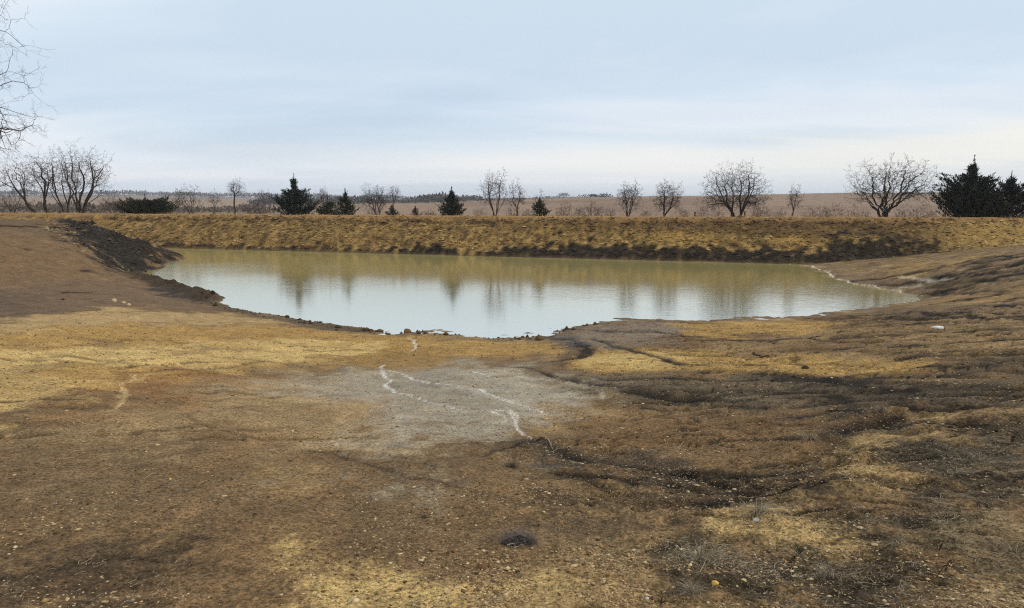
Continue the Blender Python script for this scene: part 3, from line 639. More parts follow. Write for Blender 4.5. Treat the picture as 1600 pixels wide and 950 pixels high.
def bare_tree(name, label, cat, group, px, t, top, left, right, seed, stems=1, tips=520, fork=.16, low=.18, wide=.52, pw=.54, rt=.0034, rmin=.0072, wob=.02, adv=.5, lobes=.42, lean=0.0, mats=(None, None), Yd=None, nlimb=8, spread=1.0, yk=.8):
    """a leafless tree whose branches fill a crown of the given extent of the picture, at the tree's own distance"""
    mats = (mats[0] or BARK2, mats[1] or BARK); R = np.random.default_rng(seed)
    if Yd is None:                                          # stands t metres behind the water's edge of the embankment
        a = x_at(px, 1.0); Yd = (t + P0 @ N) / (a * N[0] + N[1])
    bx = x_at(px, Yd); bz = float(H(bx, Yd)[0]) - .12; Ht = float(z_at(top, Yd)) - bz
    ml, mr = (px - left) / FPX * Yd, (right - px) / FPX * Yd; cx, ax = (mr - ml) / 2, (mr + ml) / 2
    # tips spread through a dome, mostly near its shell
    tips = int(tips * 2.1); u = R.normal(0, 1, (tips * 3, 3)); u /= np.linalg.norm(u, axis=1)[:, None]; u = u[(u[:, 2] > -.75)][:tips]; m = len(u)
    az = np.arctan2(u[:, 1], u[:, 0]); shell = 1 - lobes * (.5 + .5 * np.sin(az * 3 + seed) * np.cos(u[:, 2] * 5 + seed * 2)) - .12 * np.abs(R.normal(0, 1, m))
    a0 = R.uniform(0, 6.28); shell = shell * (1 + .16 * np.cos(az - a0)); rr = R.uniform(.2, 1, m) ** .6 * np.clip(shell * np.where(R.uniform(0, 1, m) < .12, 1.18, 1.0), .3, 1.12)
    zc = Ht * wide; zz_ = np.where(u[:, 2] > 0, zc + u[:, 2] * rr * (Ht - zc), zc + u[:, 2] * rr * (zc - Ht * low) / .75)
    T_ = np.c_[cx + u[:, 0] * rr * ax, u[:, 1] * rr * ax * yk, np.maximum(zz_, Ht * low)]
    k = T_[:, 2] > Ht * .15; T_ = T_[k]
    out, P = [], dict(rt=rt * (.5 + Ht / 12), pw=pw, rmin=rmin, wob=wob, adv=adv, side=(.35, .7))
    root = tag(empty(name, (bx, Yd, bz)), label, cat, group)
    if stems == 1: groups = [np.arange(len(T_))]
    else: a = split_tips(R, T_ * [1, 1, .35] - [cx * .3, 0, 0], stems); groups = [np.nonzero(a == j)[0] for j in range(stems) if (a == j).any()]
    for gi in groups:
        tp = T_[gi]; cen = tp.mean(0); st = np.zeros(3) if stems == 1 else np.array([cen[0], cen[1], 0]) * .05 + np.r_[R.normal(0, .05, 2), 0]
        e = st + np.array([cen[0] * .22 * spread + lean, cen[1] * .2 * spread, Ht * fork * R.uniform(.8, 1.2)]); d = unit(np.array([e[0] * .6, e[1] * .6, e[2]]) - st * .6)
        pts = bez(st, d, e, 5, R, .035); r0 = P['rt'] * len(tp) ** pw; v, F = tubes([(pts, r0 * np.array([1.45, 1.12, 1.05, 1.0, 1.0, .98]))], 7); mesh_obj('trunk', v, F, mats[0], root, True)
        a = split_tips(R, tp - e, 3 if len(tp) > 60 else 2); d2 = unit(pts[-1] - pts[-2])
        for j in range(a.max() + 1):
            if (a == j).any(): branch_to(R, e, unit(d2 + .8 * unit(tp[a == j].mean(0) - e)), tp[a == j], out, 1, len(tp), P)
    big_ = sorted([i for i, o in enumerate(out) if o[3] > 5], key=lambda i: -out[i][3])[:nlimb]
    for i in big_: v, F = tubes([out[i][:2]], 6); mesh_obj('limb', v, F, mats[0], root, True)
    v, F = tubes([o[:2] for i, o in enumerate(out) if i not in set(big_)]); mesh_obj('crown', v, F, mats[1], root, True)
    return root
def grow(R, p, d, L, r, lvl, top, out, P):
    n = max(3, int(P['seg'][lvl])); pts = [p]; q = p.copy()
    for i in range(n):
        d = unit(d + R.normal(0, P['wander'], 3) + np.array([0, 0, P['up'][lvl]])); q = q + d * (L / n); pts.append(q)
    pts = np.array(pts); rad = r * (1 - np.linspace(0, 1, n + 1) * .6); out.append((pts, np.maximum(rad, P['rmin']), lvl))
    if lvl >= top: return
    for c in range(P['kids'][lvl]):
        x = R.uniform(P['first'][lvl], 1) * n; i = min(int(x), n - 1); q = pts[i] + (pts[i + 1] - pts[i]) * (x - i)
        grow(R, q, bend(unit(pts[i + 1] - pts[i]), R.uniform(*P['ang']), R.uniform(0, 6.28)), L * P['ratio'], r * P['thin'], lvl + 1, top, out, P)
def sprays(R, base, d, L, w):
    """thin pointed leaf-sprays: one two-sided triangle pair each"""
    n = len(base); a = np.cross(d, R.normal(0, 1, (n, 3))); a /= np.linalg.norm(a, axis=1)[:, None] + 1e-9
    tip = base + d * L[:, None]; m = base + d * (L * .4)[:, None]
    V = np.stack([base, m + a * w[:, None], tip, m - a * w[:, None]], 1).reshape(-1, 3)
    return V, np.arange(4 * n).reshape(-1, 4)
def cedar(name, label, group, px, t, top, left, right, seed, shape='cone', tone=(40,47,36), tone2=(84,82,54), n=170, per=30, spike=.16, Yd=None):
    R = np.random.default_rng(seed)
    if Yd is None:
        a = x_at(px, 1.0); Yd = (t + P0 @ N) / (a * N[0] + N[1])
    bx = x_at(px, Yd); bz = float(H(bx, Yd)[0]) - .1; Ht = float(z_at(top, Yd)) - bz; ml, mr = (px - left) / FPX * Yd, (right - px) / FPX * Yd
    root = tag(empty(name, (bx, Yd, bz)), label, 'tree', group)
    br, bases, dirs, Ls, ws, cs = [], [], [], [], [], []
    br0 = [(np.array([[0, 0, 0], [.02, 0, Ht * .5], [0, .02, Ht * .97]]), np.array([.05 + Ht * .014, .04 + Ht * .006, .012]))]
    for b in range(n):
        u = ((b + R.uniform()) / n) ** 1.1; az = R.uniform(0, 6.283); ca, sa = math.cos(az), math.sin(az)
        if shape == 'cone': e = (1 - u / .9) ** .85 if u < .9 else 0; e = e * (1 - .3 * max(0, .14 - u) / .14) + .035
        elif shape == 'bush': e = math.sqrt(max(1 - u ** 2.3, .02))
        else: e = (max(1 - u / (1 - spike), 0)) ** .45 * (.85 if u < .08 else 1) + .035
        e *= R.uniform(.72, 1.02) if R.uniform() < .75 else R.uniform(1.0, 1.25)
        e *= 1 + .18 * math.sin(az * 2.3 + seed) * math.sin(u * 9 + seed)
        Lr = (ml if ca < 0 else mr) * e; ry = (ml + mr) / 2 * e; hl = math.hypot(Lr * ca, ry * sa)
        z0 = Ht * u * (.80 if shape != 'bush' else .62); rise = R.uniform(.35, .8) * hl * (.8 if shape != 'bush' else .5)
        tip = np.array([ca * Lr, sa * ry, min(z0 + rise, Ht * .98)]); st = np.array([0, 0, z0])
        k = np.linspace(0, 1, 5)[:, None]; pts = st + (tip - st) * k; pts[:, 2] -= (np.sin(k[:, 0] * 3.14) * .14 * hl)
        br0.append((pts, np.linspace(.015 + .003 * Ht, .006, 5)))
        m = int(per * (.4 + e)); f = R.uniform(.08, 1, m) ** .7; i = np.minimum((f * 4).astype(int), 3); q = pts[i] + (pts[i + 1] - pts[i]) * (f * 4 - i)[:, None]
        ax = unit(pts[4] - pts[3]); q = q + R.normal(0, 1, (m, 3)) * (.02 + .028 * Ht * (1 - f) + .02)[:, None]; q[:, 2] = np.maximum(q[:, 2], .02)
        d = ax * 1.1 + R.normal(0, .42, (m, 3)) + [0, 0, .25]; d /= np.linalg.norm(d, axis=1)[:, None]
        sc2 = .55 + .085 * Ht
        bases.append(q); dirs.append(d); Ls.append(R.uniform(.18, .46, m) * sc2 * (1.15 - .4 * f)); ws.append(R.uniform(.02, .05, m) * sc2)
        mixv = np.clip(.2 + .35 * math.sin(az * 3 + b) + R.normal(0, .25, m), 0, 1)[:, None]; cs.append(lin(tone) * (1 - mixv) + lin(tone2) * mixv)
    m = 46; q = np.c_[R.normal(0, .03, m), R.normal(0, .03, m), R.uniform(Ht * (1 - spike * 1.5), Ht * .97, m)]; d = R.normal(0, .38, (m, 3)) + [0, 0, 1.1]; d /= np.linalg.norm(d, axis=1)[:, None]
    bases.append(q); dirs.append(d); Ls.append(R.uniform(.10, .32, m) * (.5 + .1 * Ht) * (1.3 - q[:, 2] / Ht * .7)); ws.append(R.uniform(.02, .045, m)); cs.append(np.tile(lin(tone), (m, 1)))
    v, F = tubes(br0, 5); mesh_obj('trunk', v, F, BARK2, root, True)
    v, F = sprays(R, np.concatenate(bases), np.concatenate(dirs), np.concatenate(Ls), np.concatenate(ws))
    mesh_obj('crown', v, [F], NEEDLE, root, attrs={'col': np.repeat(np.concatenate(cs), 4, 0)})
    return root

GB, GC, GS = 'bare trees behind the embankment', 'cedars behind the embankment', 'bare shrubs along the embankment'
# big tree whose trunk stands left of the frame
bare_tree('bare_tree', 'tall bare tree at the left edge, its thin branches reaching in against the sky', 'tree', GB, -90, 0, -340, -290, 74, 5, Yd=52, tips=1650, low=.13, wide=.28, fork=.10, rt=.0020, rmin=.0054, wob=.02, lobes=.12, adv=.55)
V1, V2 = (BARK2, BARK), (BARK, TWIG)
def shrub(label, px, t, top, left, right, seed, mats=V2, group=GS, **kw):
    k = dict(tips=90, stems=5, fork=.22, low=.12, wide=.45, pw=.5, rt=.0042, rmin=.006, nlimb=0); k.update(kw); bare_tree('bare_shrub', label, 'shrub', group, px, t, top, left, right, seed, mats=mats, **k)
bare_tree('bare_tree', 'wide bare tree with forked trunk, right and tallest of the left clump', 'tree', GB, 124, 15, 212, 76, 198, 11, stems=3, tips=1100, low=.16)
bare_tree('bare_tree', 'bare tree with slanting stems inside the left clump, left of the forked tallest one', 'tree', GB, 104, 17, 220, 48, 152, 12, stems=2, tips=640, low=.2)
bare_tree('bare_tree', 'straight slim bare tree in the middle of the left clump', 'tree', GB, 72, 16, 226, 34, 108, 13, tips=520, fork=.26, low=.28, wide=.58)
bare_tree('bare_tree', 'bare tree leaning far to the left in the left clump', 'tree', GB, 60, 18, 236, -24, 80, 14, tips=560, lean=-1.0, fork=.3, low=.25, wide=.6)
shrub('dense dark bare shrub at the left edge under the leaning tree', 20, 15, 284, -18, 60, 15, mats=V1, tips=420)
shrub('grey bare shrub between the left clump and the low spreading cedar', 178, 19, 288, 146, 208, 16, tips=260)
bare_tree('bare_tree', 'small lopsided bare tree leaning left, just right of the low spreading cedar', 'tree', GB, 303, 14, 281, 260, 324, 17, stems=3, tips=300, low=.2, lean=-.1)
bare_tree('bare_tree', 'small round-crowned bare tree on a slim trunk standing out in the field', 'tree', GB, 367, 60, 273, 349, 389, 18, tips=420, fork=.36, low=.38, wide=.66)
bare_tree('bare_tree', 'faint low bare tree in the field left of the round-crowned one', 'tree', GB, 336, 66, 291, 318, 353, 19, tips=260, fork=.25, low=.3, mats=V2)
bare_tree('bare_tree', 'dome-crowned bare tree right of the bushy cedars, left of centre', 'tree', GB, 590, 34, 281, 556, 622, 20, stems=2, tips=800, low=.2)
bare_tree('bare_tree', 'slender bare tree close behind the right side of the dome-crowned one', 'tree', GB, 614, 40, 284, 600, 632, 21, tips=260, fork=.36, low=.4, wide=.65, mats=V2)
shrub('low spreading bare shrub in front of the dome-crowned tree', 585, 14, 312, 560, 606, 22, tips=120)
bare_tree('bare_tree', 'pale open bare tree near the centre, right of the neat pointed cedar', 'tree', GB, 774, 15, 257, 740, 803, 23, stems=2, tips=520, mats=V2, low=.22, wide=.55)
bare_tree('bare_tree', 'shorter bare tree touching the right side of the pale open one at the centre', 'tree', GB, 808, 22, 272, 786, 831, 24, tips=300, mats=V2, fork=.25, low=.3)
shrub('low bare shrub under the pale open bare tree near the centre', 748, 15, 317, 728, 772, 25)
bare_tree('bare_sapling', 'thin bare sapling rising out of the small dark cedar right of centre', 'tree', GB, 840, 16, 289, 826, 858, 26, tips=110, mats=V2, fork=.4, low=.35, nlimb=3)
shrub('bare shrub just right of the small dark cedar right of centre', 881, 16, 308, 858, 904, 27, tips=170)
shrub('wider bare shrub left of the two vase-shaped bare trees', 925, 16, 306, 900, 956, 28, tips=240)
bare_tree('bare_tree', 'vase-shaped bare tree, left of a pair right of centre', 'tree', GB, 980, 14, 278, 954, 1009, 29, stems=3, tips=480, low=.14, wide=.6)
bare_tree('bare_tree', 'vase-shaped bare tree, right of a pair, with low limbs stretching right', 'tree', GB, 1036, 14, 272, 1009, 1077, 30, tips=560, fork=.12, low=.1, wide=.5)
bare_tree('bare_tree', 'large fan-crowned bare tree with dense fine twigs and low sweeping limbs', 'tree', GB, 1152, 14, 245, 1085, 1212, 31, stems=2, tips=1500, low=.14, wide=.42, lobes=.15)
bare_tree('bare_sapling', 'slim upright bare sapling between the two largest bare trees on the right', 'tree', GB, 1239, 14, 280, 1222, 1257, 32, tips=170, mats=V2, fork=.3, low=.25, wide=.55)
bare_tree('bare_tree', 'broadest bare tree, several crooked trunks, left of the dark cedar pair', 'tree', GB, 1380, 14, 234, 1303, 1479, 33, stems=4, tips=1000, fork=.2, wob=.10, lobes=.3, low=.2, wide=.5, nlimb=14, rt=.0042)
for k, (px, l, r, top, lab) in enumerate([(660,640,684,325,'right beside the tiny brownish cedar, left of centre'),(1196,1174,1216,315,'at the right foot of the large fan-crowned tree'),(1216,1200,1234,319,'just left of the slim upright sapling'),(1268,1246,1292,317,'just right of the slim upright sapling'),(1305,1282,1332,310,'midway between the slim sapling and the broadest tree'),(1335,1314,1354,317,'at the left foot of the broadest bare tree'),(1432,1410,1456,315,'at the right foot of the broadest bare tree'),(1455,1438,1472,321,'at the left foot of the largest dark cedar'),(1095,1078,1114,317,'at the left foot of the large fan-crowned tree'),(1068,1050,1086,321,'midway between the vase-shaped pair and the large fan-crowned tree'),(952,936,970,319,'at the left foot of the left vase-shaped tree'),(245,214,288,318,'behind the low wide olive cedar on the left'),(405,390,426,319,'at the left foot of the spiky cedar with the tall leader'),(800,782,818,312,'right of the pale open tree at the centre'),(822,808,836,319,'at the left foot of the small dark cedar right of centre'),(905,892,920,316,'in the gap between the two low shrubs right of centre'),(1008,994,1022,318,'in the gap between the two vase-shaped trees'),(1124,1104,1142,320,'left of the trunk of the large fan-crowned tree'),(1180,1166,1196,321,'right of the trunk of the large fan-crowned tree'),(1288,1272,1304,314,'left of the shrub midway to the broadest tree'),(1352,1336,1368,319,'left of the trunks of the broadest tree'),(1408,1392,1426,318,'right of the trunks of the broadest tree'),(672,660,690,322,'at the left foot of the cone-shaped cedar')]):
    shrub('low bare shrub ' + lab, px, 14 + k % 3, top, l, r, 50 + k, mats=(TWIG, TWIG), tips=85, stems=7)
cedar('cedar_bush', 'low wide olive-green cedar spreading like a bush on the left', GC, 228, 12.5, 302, 188, 273, 101, 'bush', (38,44,32), (80,76,46), n=340, per=46)
cedar('cedar_tree', 'spiky dark cedar with a tall thin leader, left of centre', GC, 461, 12.5, 268, 427, 498, 102, 'wide', (34,42,36), (62,66,46), n=230, per=40, spike=.3)
cedar('cedar_tree', 'rounded olive cedar touching the right side of the spiky cedar', GC, 512, 14, 301, 492, 538, 103, 'bush', (48,54,34), (84,84,50), n=120, per=26)
cedar('cedar_tree', 'olive cedar with a pointed tip, right one of the two bushy cedars', GC, 540, 12.5, 293, 518, 556, 104, 'wide', (42,48,32), (80,76,46), n=120, per=28, spike=.25)
cedar('cedar_tree', 'neat narrow dark cone-shaped cedar near the centre', GC, 706, 12.5, 290, 682, 730, 105, 'cone', (36,44,36), (62,68,46), n=150, per=32)
cedar('cedar_sapling', 'tiny cedar, left of two, between the dome-crowned tree and the cone-shaped cedar', GC, 612, 12.5, 320, 601, 624, 106, 'cone', n=60, per=18, tone2=(92,72,48))
cedar('cedar_sapling', 'tiny brownish cedar, right of two, left of the cone-shaped cedar', GC, 649, 12.5, 322, 639, 659, 107, 'cone', tone=(62,52,38), tone2=(104,80,52), n=50, per=14)
cedar('cedar_tree', 'small dark cedar right of centre with a bare sapling in it', GC, 843, 12.5, 307, 824, 861, 108, 'cone', (38,46,34), (66,68,44), n=90, per=22)
cedar('cedar_tree', 'largest dark cedar, ragged tall tip, near the right edge', GC, 1515, 12.5, 240, 1456, 1566, 109, 'wide', (32,38,32), (72,72,52), n=300, per=50, spike=.22)
cedar('cedar_tree', 'dark dense cedar at the right edge, shorter of the pair', GC, 1575, 14, 265, 1524, 1640, 110, 'wide', (32,38,32), (72,72,52), n=220, per=46)

# far woods: many small leafless crowns that read as one mass
def far_wood(name, label, items, tone, seed, per=26):
    R = np.random.default_rng(seed); B, D, L, w, cc = [], [], [], [], []
    for px, Yd, hh, ww in items:
        x = x_at(px, Yd); z = float(H(x, Yd)[0]); hh *= .6 + .5 * max(0, .5 + fbm(np.array([px * .012]), np.array([seed * 3.1]), 7, 4)[0]); q = R.normal(0, 1, (per, 3)); q /= np.linalg.norm(q, axis=1)[:, None]; q *= R.uniform(.2, 1, per)[:, None] ** .5
        b = np.array([x, Yd, z + hh * .40]) + q * [ww, ww, hh * .42]; b[:, 2] = np.maximum(b[:, 2], z)
        d = q * .7 + [0, 0, .8] + R.normal(0, .3, (per, 3)); d /= np.linalg.norm(d, axis=1)[:, None]
        B.append(b); D.append(d); L.append(R.uniform(.2, .45, per) * hh); w.append(R.uniform(.07, .18, per) * hh); cc.append(np.tile(lin(tone) * R.uniform(.75, 1.25), (per, 1)))
    v, F = sprays(R, np.concatenate(B), np.concatenate(D), np.concatenate(L), np.concatenate(w))
    o = mesh_obj(name, v, [F], FARWOOD, attrs={'col': np.repeat(np.concatenate(cc), 4, 0)}); return tag(o, label, 'wood', kind='stuff')
R = np.random.default_rng(77)
far_wood('distant_wood', 'blue-grey line of woods along the far left horizon', [(p, Y_, R.uniform(5, 11), R.uniform(9, 16)) for p, Y_ in zip(np.r_[R.uniform(-500, 460, 520), R.uniform(420, 740, 160)], R.uniform(1300, 1690, 680))], (116,110,107), 1, 30)
far_wood('distant_wood', 'dark line of woods across the field left of centre', [(p, Y_, R.uniform(3.5, 7), R.uniform(4, 7)) for p, Y_ in zip(R.uniform(395, 750, 230), R.uniform(500, 580, 230))], (96,88,82), 2)
far_wood('distant_wood', 'low dark line of woods along the horizon at the centre', [(p, Y_, R.uniform(1.2, 3), R.uniform(4, 7)) for p, Y_ in zip(R.uniform(740, 950, 60), R.uniform(500, 560, 60))], (72,68,70), 3)
far_wood('thicket', 'grey leafless thicket in the field behind the left clump of trees', [(p, Y_, R.uniform(1.4, 2.8), R.uniform(1.2, 2.2)) for p, Y_ in zip(R.uniform(-300, 430, 520), R.uniform(150, 210, 520))], (112,100,90), 4, 24)
for k, (px, l, r, top, lab) in enumerate([(881,868,893,299,'tiny round far-off bare tree on the horizon right of centre, left of two'),(925,915,936,302,'tiny far-off bare tree on the horizon right of centre, right of two'),(414,396,432,294,'far-off grey bare tree on the horizon left of the spiky cedar'),(505,495,516,288,'far-off pale bare tree showing above the rounded olive cedar')]):
    bare_tree('bare_tree', lab, 'tree', 'far-off bare trees', px, 0, top, l, r, 90 + k, Yd=420 if k < 2 else 300, tips=300, mats=(TWIG, TWIG), rmin=.03, nlimb=3)

# dry grass along the back edge of the crest
R = np.random.default_rng(5)
def blades(R, x, y, z, h, w, lean, tones):
    n = len(x); az = R.uniform(0, 6.283, n); b = np.c_[x, y, z]; d = np.c_[np.cos(az) * lean, np.sin(az) * lean, np.ones(n)]; d /= np.linalg.norm(d, axis=1)[:, None]
    a2 = R.uniform(0, 6.283, n); s = np.c_[np.cos(a2), np.sin(a2), np.zeros(n)] * w[:, None]
    m = b + d * (h * .55)[:, None]; tip = m + (d + np.c_[np.cos(az) * lean, np.sin(az) * lean, -np.abs(lean) * .6]) * (h * .45)[:, None]
    V = np.stack([b - s, b + s, m + s * .7, m - s * .7, tip], 1).reshape(-1, 3); k = np.arange(n)[:, None] * 5
    return V, [k + np.array([0, 1, 2, 3]), k + np.array([3, 2, 4])], np.repeat(tones, 5, 0)
def tonemix(R, n, a, b): m = R.uniform(0, 1, n)[:, None]; return lin(a) * (1 - m) + lin(b) * m
n = 9000; s = R.uniform(-40, 110, n); t = 11.2 + np.abs(R.normal(0, 2.2, n)); p = P0 + s[:, None] * E + t[:, None] * N
v, F, c = blades(R, p[:, 0], p[:, 1], H(p[:, 0], p[:, 1]), R.uniform(.12, .5, n), R.uniform(.008, .02, n), R.uniform(.1, .5, n), tonemix(R, n, (140,112,78), (188,158,112)))
tag(mesh_obj('dry_grass', v, F, STRAW, attrs={'col': c}), 'dry tan grass along the back edge of the embankment top', 'grass', kind='stuff')

# ------------------------------------------------------------------ things on the ground
def lump(R, r, squash=.6, n=2):
    """an irregular stone: subdivided octahedron, jittered and flattened"""
    V = [np.array(q, float) for q in ((1,0,0),(-1,0,0),(0,1,0),(0,-1,0),(0,0,1),(0,0,-1))]; F = [(0,2,4),(2,1,4),(1,3,4),(3,0,4),(2,0,5),(1,2,5),(3,1,5),(0,3,5)]
    for _ in range(n):
        cache, NF = {}, []
        def midp(a, b):
            k = (min(a, b), max(a, b))
            if k not in cache: V.append(unit(V[a] + V[b])); cache[k] = len(V) - 1
            return cache[k]
        for a, b, c in F:
            ab, bc, ca = midp(a, b), midp(b, c), midp(c, a); NF += [(a, ab, ca), (ab, b, bc), (ca, bc, c), (ab, bc, ca)]
        F = NF
    V = np.array(V); ax = R.normal(0, 1, (9, 3)); ax /= np.linalg.norm(ax, axis=1)[:, None]; k = V @ ax.T; cut = R.uniform(.62, .95, 9)
    V = V * np.min(np.where(k > cut, cut / np.maximum(k, 1e-3), 1), 1)[:, None]
    V *= 1 + R.normal(0, .03, (len(V), 1)); return V * r * np.array([1, R.uniform(.6, .95), squash]), np.array(F)
def stone(name, label, cat, px, py, wpx, tone, seed, squash=.6, group=None, mat=STONE):
    R = np.random.default_rng(seed); p = spot(px, py); r = wpx / 2 / FPX * p[1]
    v, F = lump(R, r, squash); a = R.uniform(0, 3); v = v @ np.array([[math.cos(a), math.sin(a), 0], [-math.sin(a), math.cos(a), 0], [0, 0, 1]])
    o = mesh_obj(name, v, [F], mat, attrs={'col': np.clip(lin(tone) * R.uniform(.85, 1.15, (len(v), 1)), 0, .8)}, loc=p + [0, 0, r * squash * .35]); return tag(o, label, cat, group)
stone('stone', 'yellow-ochre stone at the bottom right of centre', 'stone', 1117, 917, 15, (216,172,80), 1)
stone('stone', 'pale grey-white stone beside the dead grass tuft in the right foreground', 'stone', 1182, 822, 12, (196,190,178), 2)
stone('stone', 'pale cream stone lying alone on brown soil in the lower centre', 'stone', 951, 868, 9, (206,184,140), 3)
stone('stone', 'whitish stone on the black soil strip below the grey flat', 'stone', 910, 722, 6, (200,190,170), 4)
stone('stone', 'tan stone on the ground left of the black strip, lower right', 'stone', 1075, 775, 9, (186,160,110), 5)
stone('stone', 'orange-yellow flake of stone in the left foreground', 'stone', 266, 750, 7, (212,170,84), 6)
stone('stone', 'buff stone lying left of the straw nest', 'stone', 725, 772, 6, (206,180,130), 7)
stone('stone', 'upright pale chip of stone at the very bottom right of centre', 'stone', 1011, 940, 7, (206,198,184), 8, .9)
stone('stone', 'pair-forming reddish stone near the lower right corner', 'stone', 1550, 916, 8, (190,140,80), 9)
stone('stone', 'ochre stone just right of the reddish one near the lower right corner', 'stone', 1563, 914, 9, (206,160,92), 10)
stone('stone', 'pale boulder at the toe of the left bank, left of three', 'stone', 178, 471, 9, (200,178,134), 11, .9, 'pale stones at the toe of the left bank')
stone('stone', 'pale boulder at the toe of the left bank, middle of three', 'stone', 193, 475, 8, (190,166,120), 12, .7, 'pale stones at the toe of the left bank')
stone('stone', 'pale boulder at the toe of the left bank, right of three', 'stone', 201, 477, 8, (196,172,126), 13, .7, 'pale stones at the toe of the left bank')
stone('clod', 'dark clod standing on the tip of the mud spit by the water', 'clod', 333, 470, 9, (44,36,29), 14, 1.0)
stone('clod', 'pointed dark clod on the crest of the mud spit', 'clod', 264, 446, 12, (48,40,31), 15, .8)
stone('clod', 'largest ochre clod on the near shoreline at the top of the trickle', 'clod', 636, 520, 18, (112,86,50), 16, .6)
stone('clod', 'brown clod on the near shoreline left of the largest ochre one', 'clod', 607, 521, 9, (96,74,46), 17, .7)
stone('clod', 'dark brown clod on the near shoreline well left of the trickle', 'clod', 572, 519, 11, (84,66,44), 18, .6)
stone('clod', 'small dark clod on the left shoreline', 'clod', 449, 500, 7, (58,47,36), 19, .7)
stone('clod', 'dark clod lying alone on the grey flat by the left bank', 'clod', 98, 470, 8, (54,45,38), 20, .6)
stone('clod', 'dark clod on the golden slope below the right shore', 'clod', 1258, 575, 14, (60,50,40), 21, .5)
# gravel and crumbs: nobody could count them
def region(R, n, poly):
    Pw = np.array([ground_at(*p) for p in poly]); lo, hi = Pw.min(0), Pw.max(0); out = []
    while sum(len(o) for o in out) < n:
        q = R.uniform(lo, hi, (n * 3, 2)); ins = np.zeros(len(q), bool)
        for i in range(len(Pw)):
            a, b = Pw[i], Pw[(i + 1) % len(Pw)]; cr = (a[1] > q[:, 1]) != (b[1] > q[:, 1])
            with np.errstate(divide='ignore', invalid='ignore'): ins ^= cr & (q[:, 0] < (b[0] - a[0]) * (q[:, 1] - a[1]) / (b[1] - a[1]) + a[0])
        k = ins & (perlin(q[:, 0] * 2.3, q[:, 1] * 2.3, 83) + R.normal(0, .25, len(q)) > 0); out.append(q[k])
    return np.concatenate(out)[:n]
def scatter(R, n, ylo, yhi, wsel, power=1.0):
    out = []
    while sum(len(a) for a in out) < n:
        m = n * 2; yv = ylo * (yhi / ylo) ** (R.uniform(0, 1, m) ** power); xv = R.uniform(-.84, .84, m) * (yv + .3)
        k = wsel(xv, yv) > R.uniform(0, 1, m); out.append(np.c_[xv[k], yv[k]])
    return np.concatenate(out)[:n]
def chips(name, label, cat, R, P, size, tones, flat=.5, jig=.35, faces=8):
    n = len(P); z = H(P[:, 0], P[:, 1]); base = np.array([(1,0,0),(-.1,.9,0),(-1,0,.1),(.1,-.9,0),(0,0,1),(0,0,-1)]); f = np.array([(0,1,4),(1,2,4),(2,3,4),(3,0,4),(1,0,5),(2,1,5),(3,2,5),(0,3,5)])[:faces]
    a = R.uniform(0, 6.283, n); V = base[None] * (1 + R.uniform(-jig, jig, (n, 6, 3))) * size[:, None, None] * np.stack([np.ones(n), R.uniform(.5, .95, n), R.uniform(.3, 1, n) * flat], 1)[:, None, :]
    c, s_ = np.cos(a)[:, None], np.sin(a)[:, None]; V = np.stack([V[..., 0] * c - V[..., 1] * s_, V[..., 0] * s_ + V[..., 1] * c, V[..., 2]], -1)
    V += np.c_[P, z + size * .15][:, None, :]; F = (f[None] + np.arange(n)[:, None, None] * 6).reshape(-1, 3)
    return tag(mesh_obj(name, V.reshape(-1, 3), [F], STONE, attrs={'col': np.repeat(tones, 6, 0)}), label, cat, kind='stuff')
R = np.random.default_rng(8)
def gsel(x, y):
    a = fbm(x * .8, y * .8, 81, 3); px = x / y; w = .16 + .84 * sstep(-.15, .25, px) * 1.0 + .35 * sstep(6, 3.5, y)
    return np.clip(w * sstep(-.35, .5, a) * .9, 0, 1)
P = scatter(R, 24000, 2.6, 17, gsel, 1.0); sz = np.exp(R.normal(math.log(.0068), .5, len(P))) * (.75 + .055 * P[:, 1])
tn = tonemix(R, len(P), (158,124,76), (222,196,150)); dkk = R.uniform(0, 1, len(P)) < .25; tn[dkk] = tonemix(R, int(dkk.sum()), (70,56,42), (120,84,52))
chips('gravel', 'pale ochre gravel chips strewn over the foreground soil', 'gravel', R, P, sz, tn)
P = scatter(R, 64000, 2.5, 26, lambda x, y: np.clip(.45 + .5 * sstep(.0, .3, x / y), 0, 1) * (.25 + .75 * sstep(-.4, .4, fbm(x, y, 82, 3))), .95); P = P[(fbm(P[:, 0] * .9 + 5, P[:, 1] * .6, 84, 3) > -.9)]
sz = np.exp(R.normal(math.log(.0062), .42, len(P))) * (.55 + .085 * P[:, 1]); i_ = np.clip(np.searchsorted(rows, P[:, 1]), 0, len(rows) - 1); j_ = np.clip(np.searchsorted(U, P[:, 0] / wid[i_]), 0, len(U) - 1)
own = C.reshape(shp + (3,))[i_, j_]; tn = own * np.where(R.uniform(0, 1, len(P)) < .5, R.uniform(.28, .65, len(P)), R.uniform(1.2, 1.75, len(P)))[:, None]     # crumbs of the soil they lie on
chips('soil_crumbs', 'crumbs of soil scattered on the ground', 'soil', R, P, sz, np.clip(tn, .005, .6), .75, faces=4)
def own_tone(P): i_ = np.clip(np.searchsorted(rows, P[:, 1]), 0, len(rows) - 1); return C.reshape(shp + (3,))[i_, np.clip(np.searchsorted(U, P[:, 0] / wid[i_]), 0, len(U) - 1)]
n = 17000; s_ = R.uniform(-14, 96, n); t_ = np.where(R.uniform(0, 1, n) < .85, R.uniform(.2, 5.9, n), R.uniform(5.4, 6.8, n)); P = P0 + s_[:, None] * E + t_[:, None] * N
tn = own_tone(P) * np.where(R.uniform(0, 1, n) < .5, R.uniform(.35, .8, n), R.uniform(1.15, 1.8, n))[:, None]
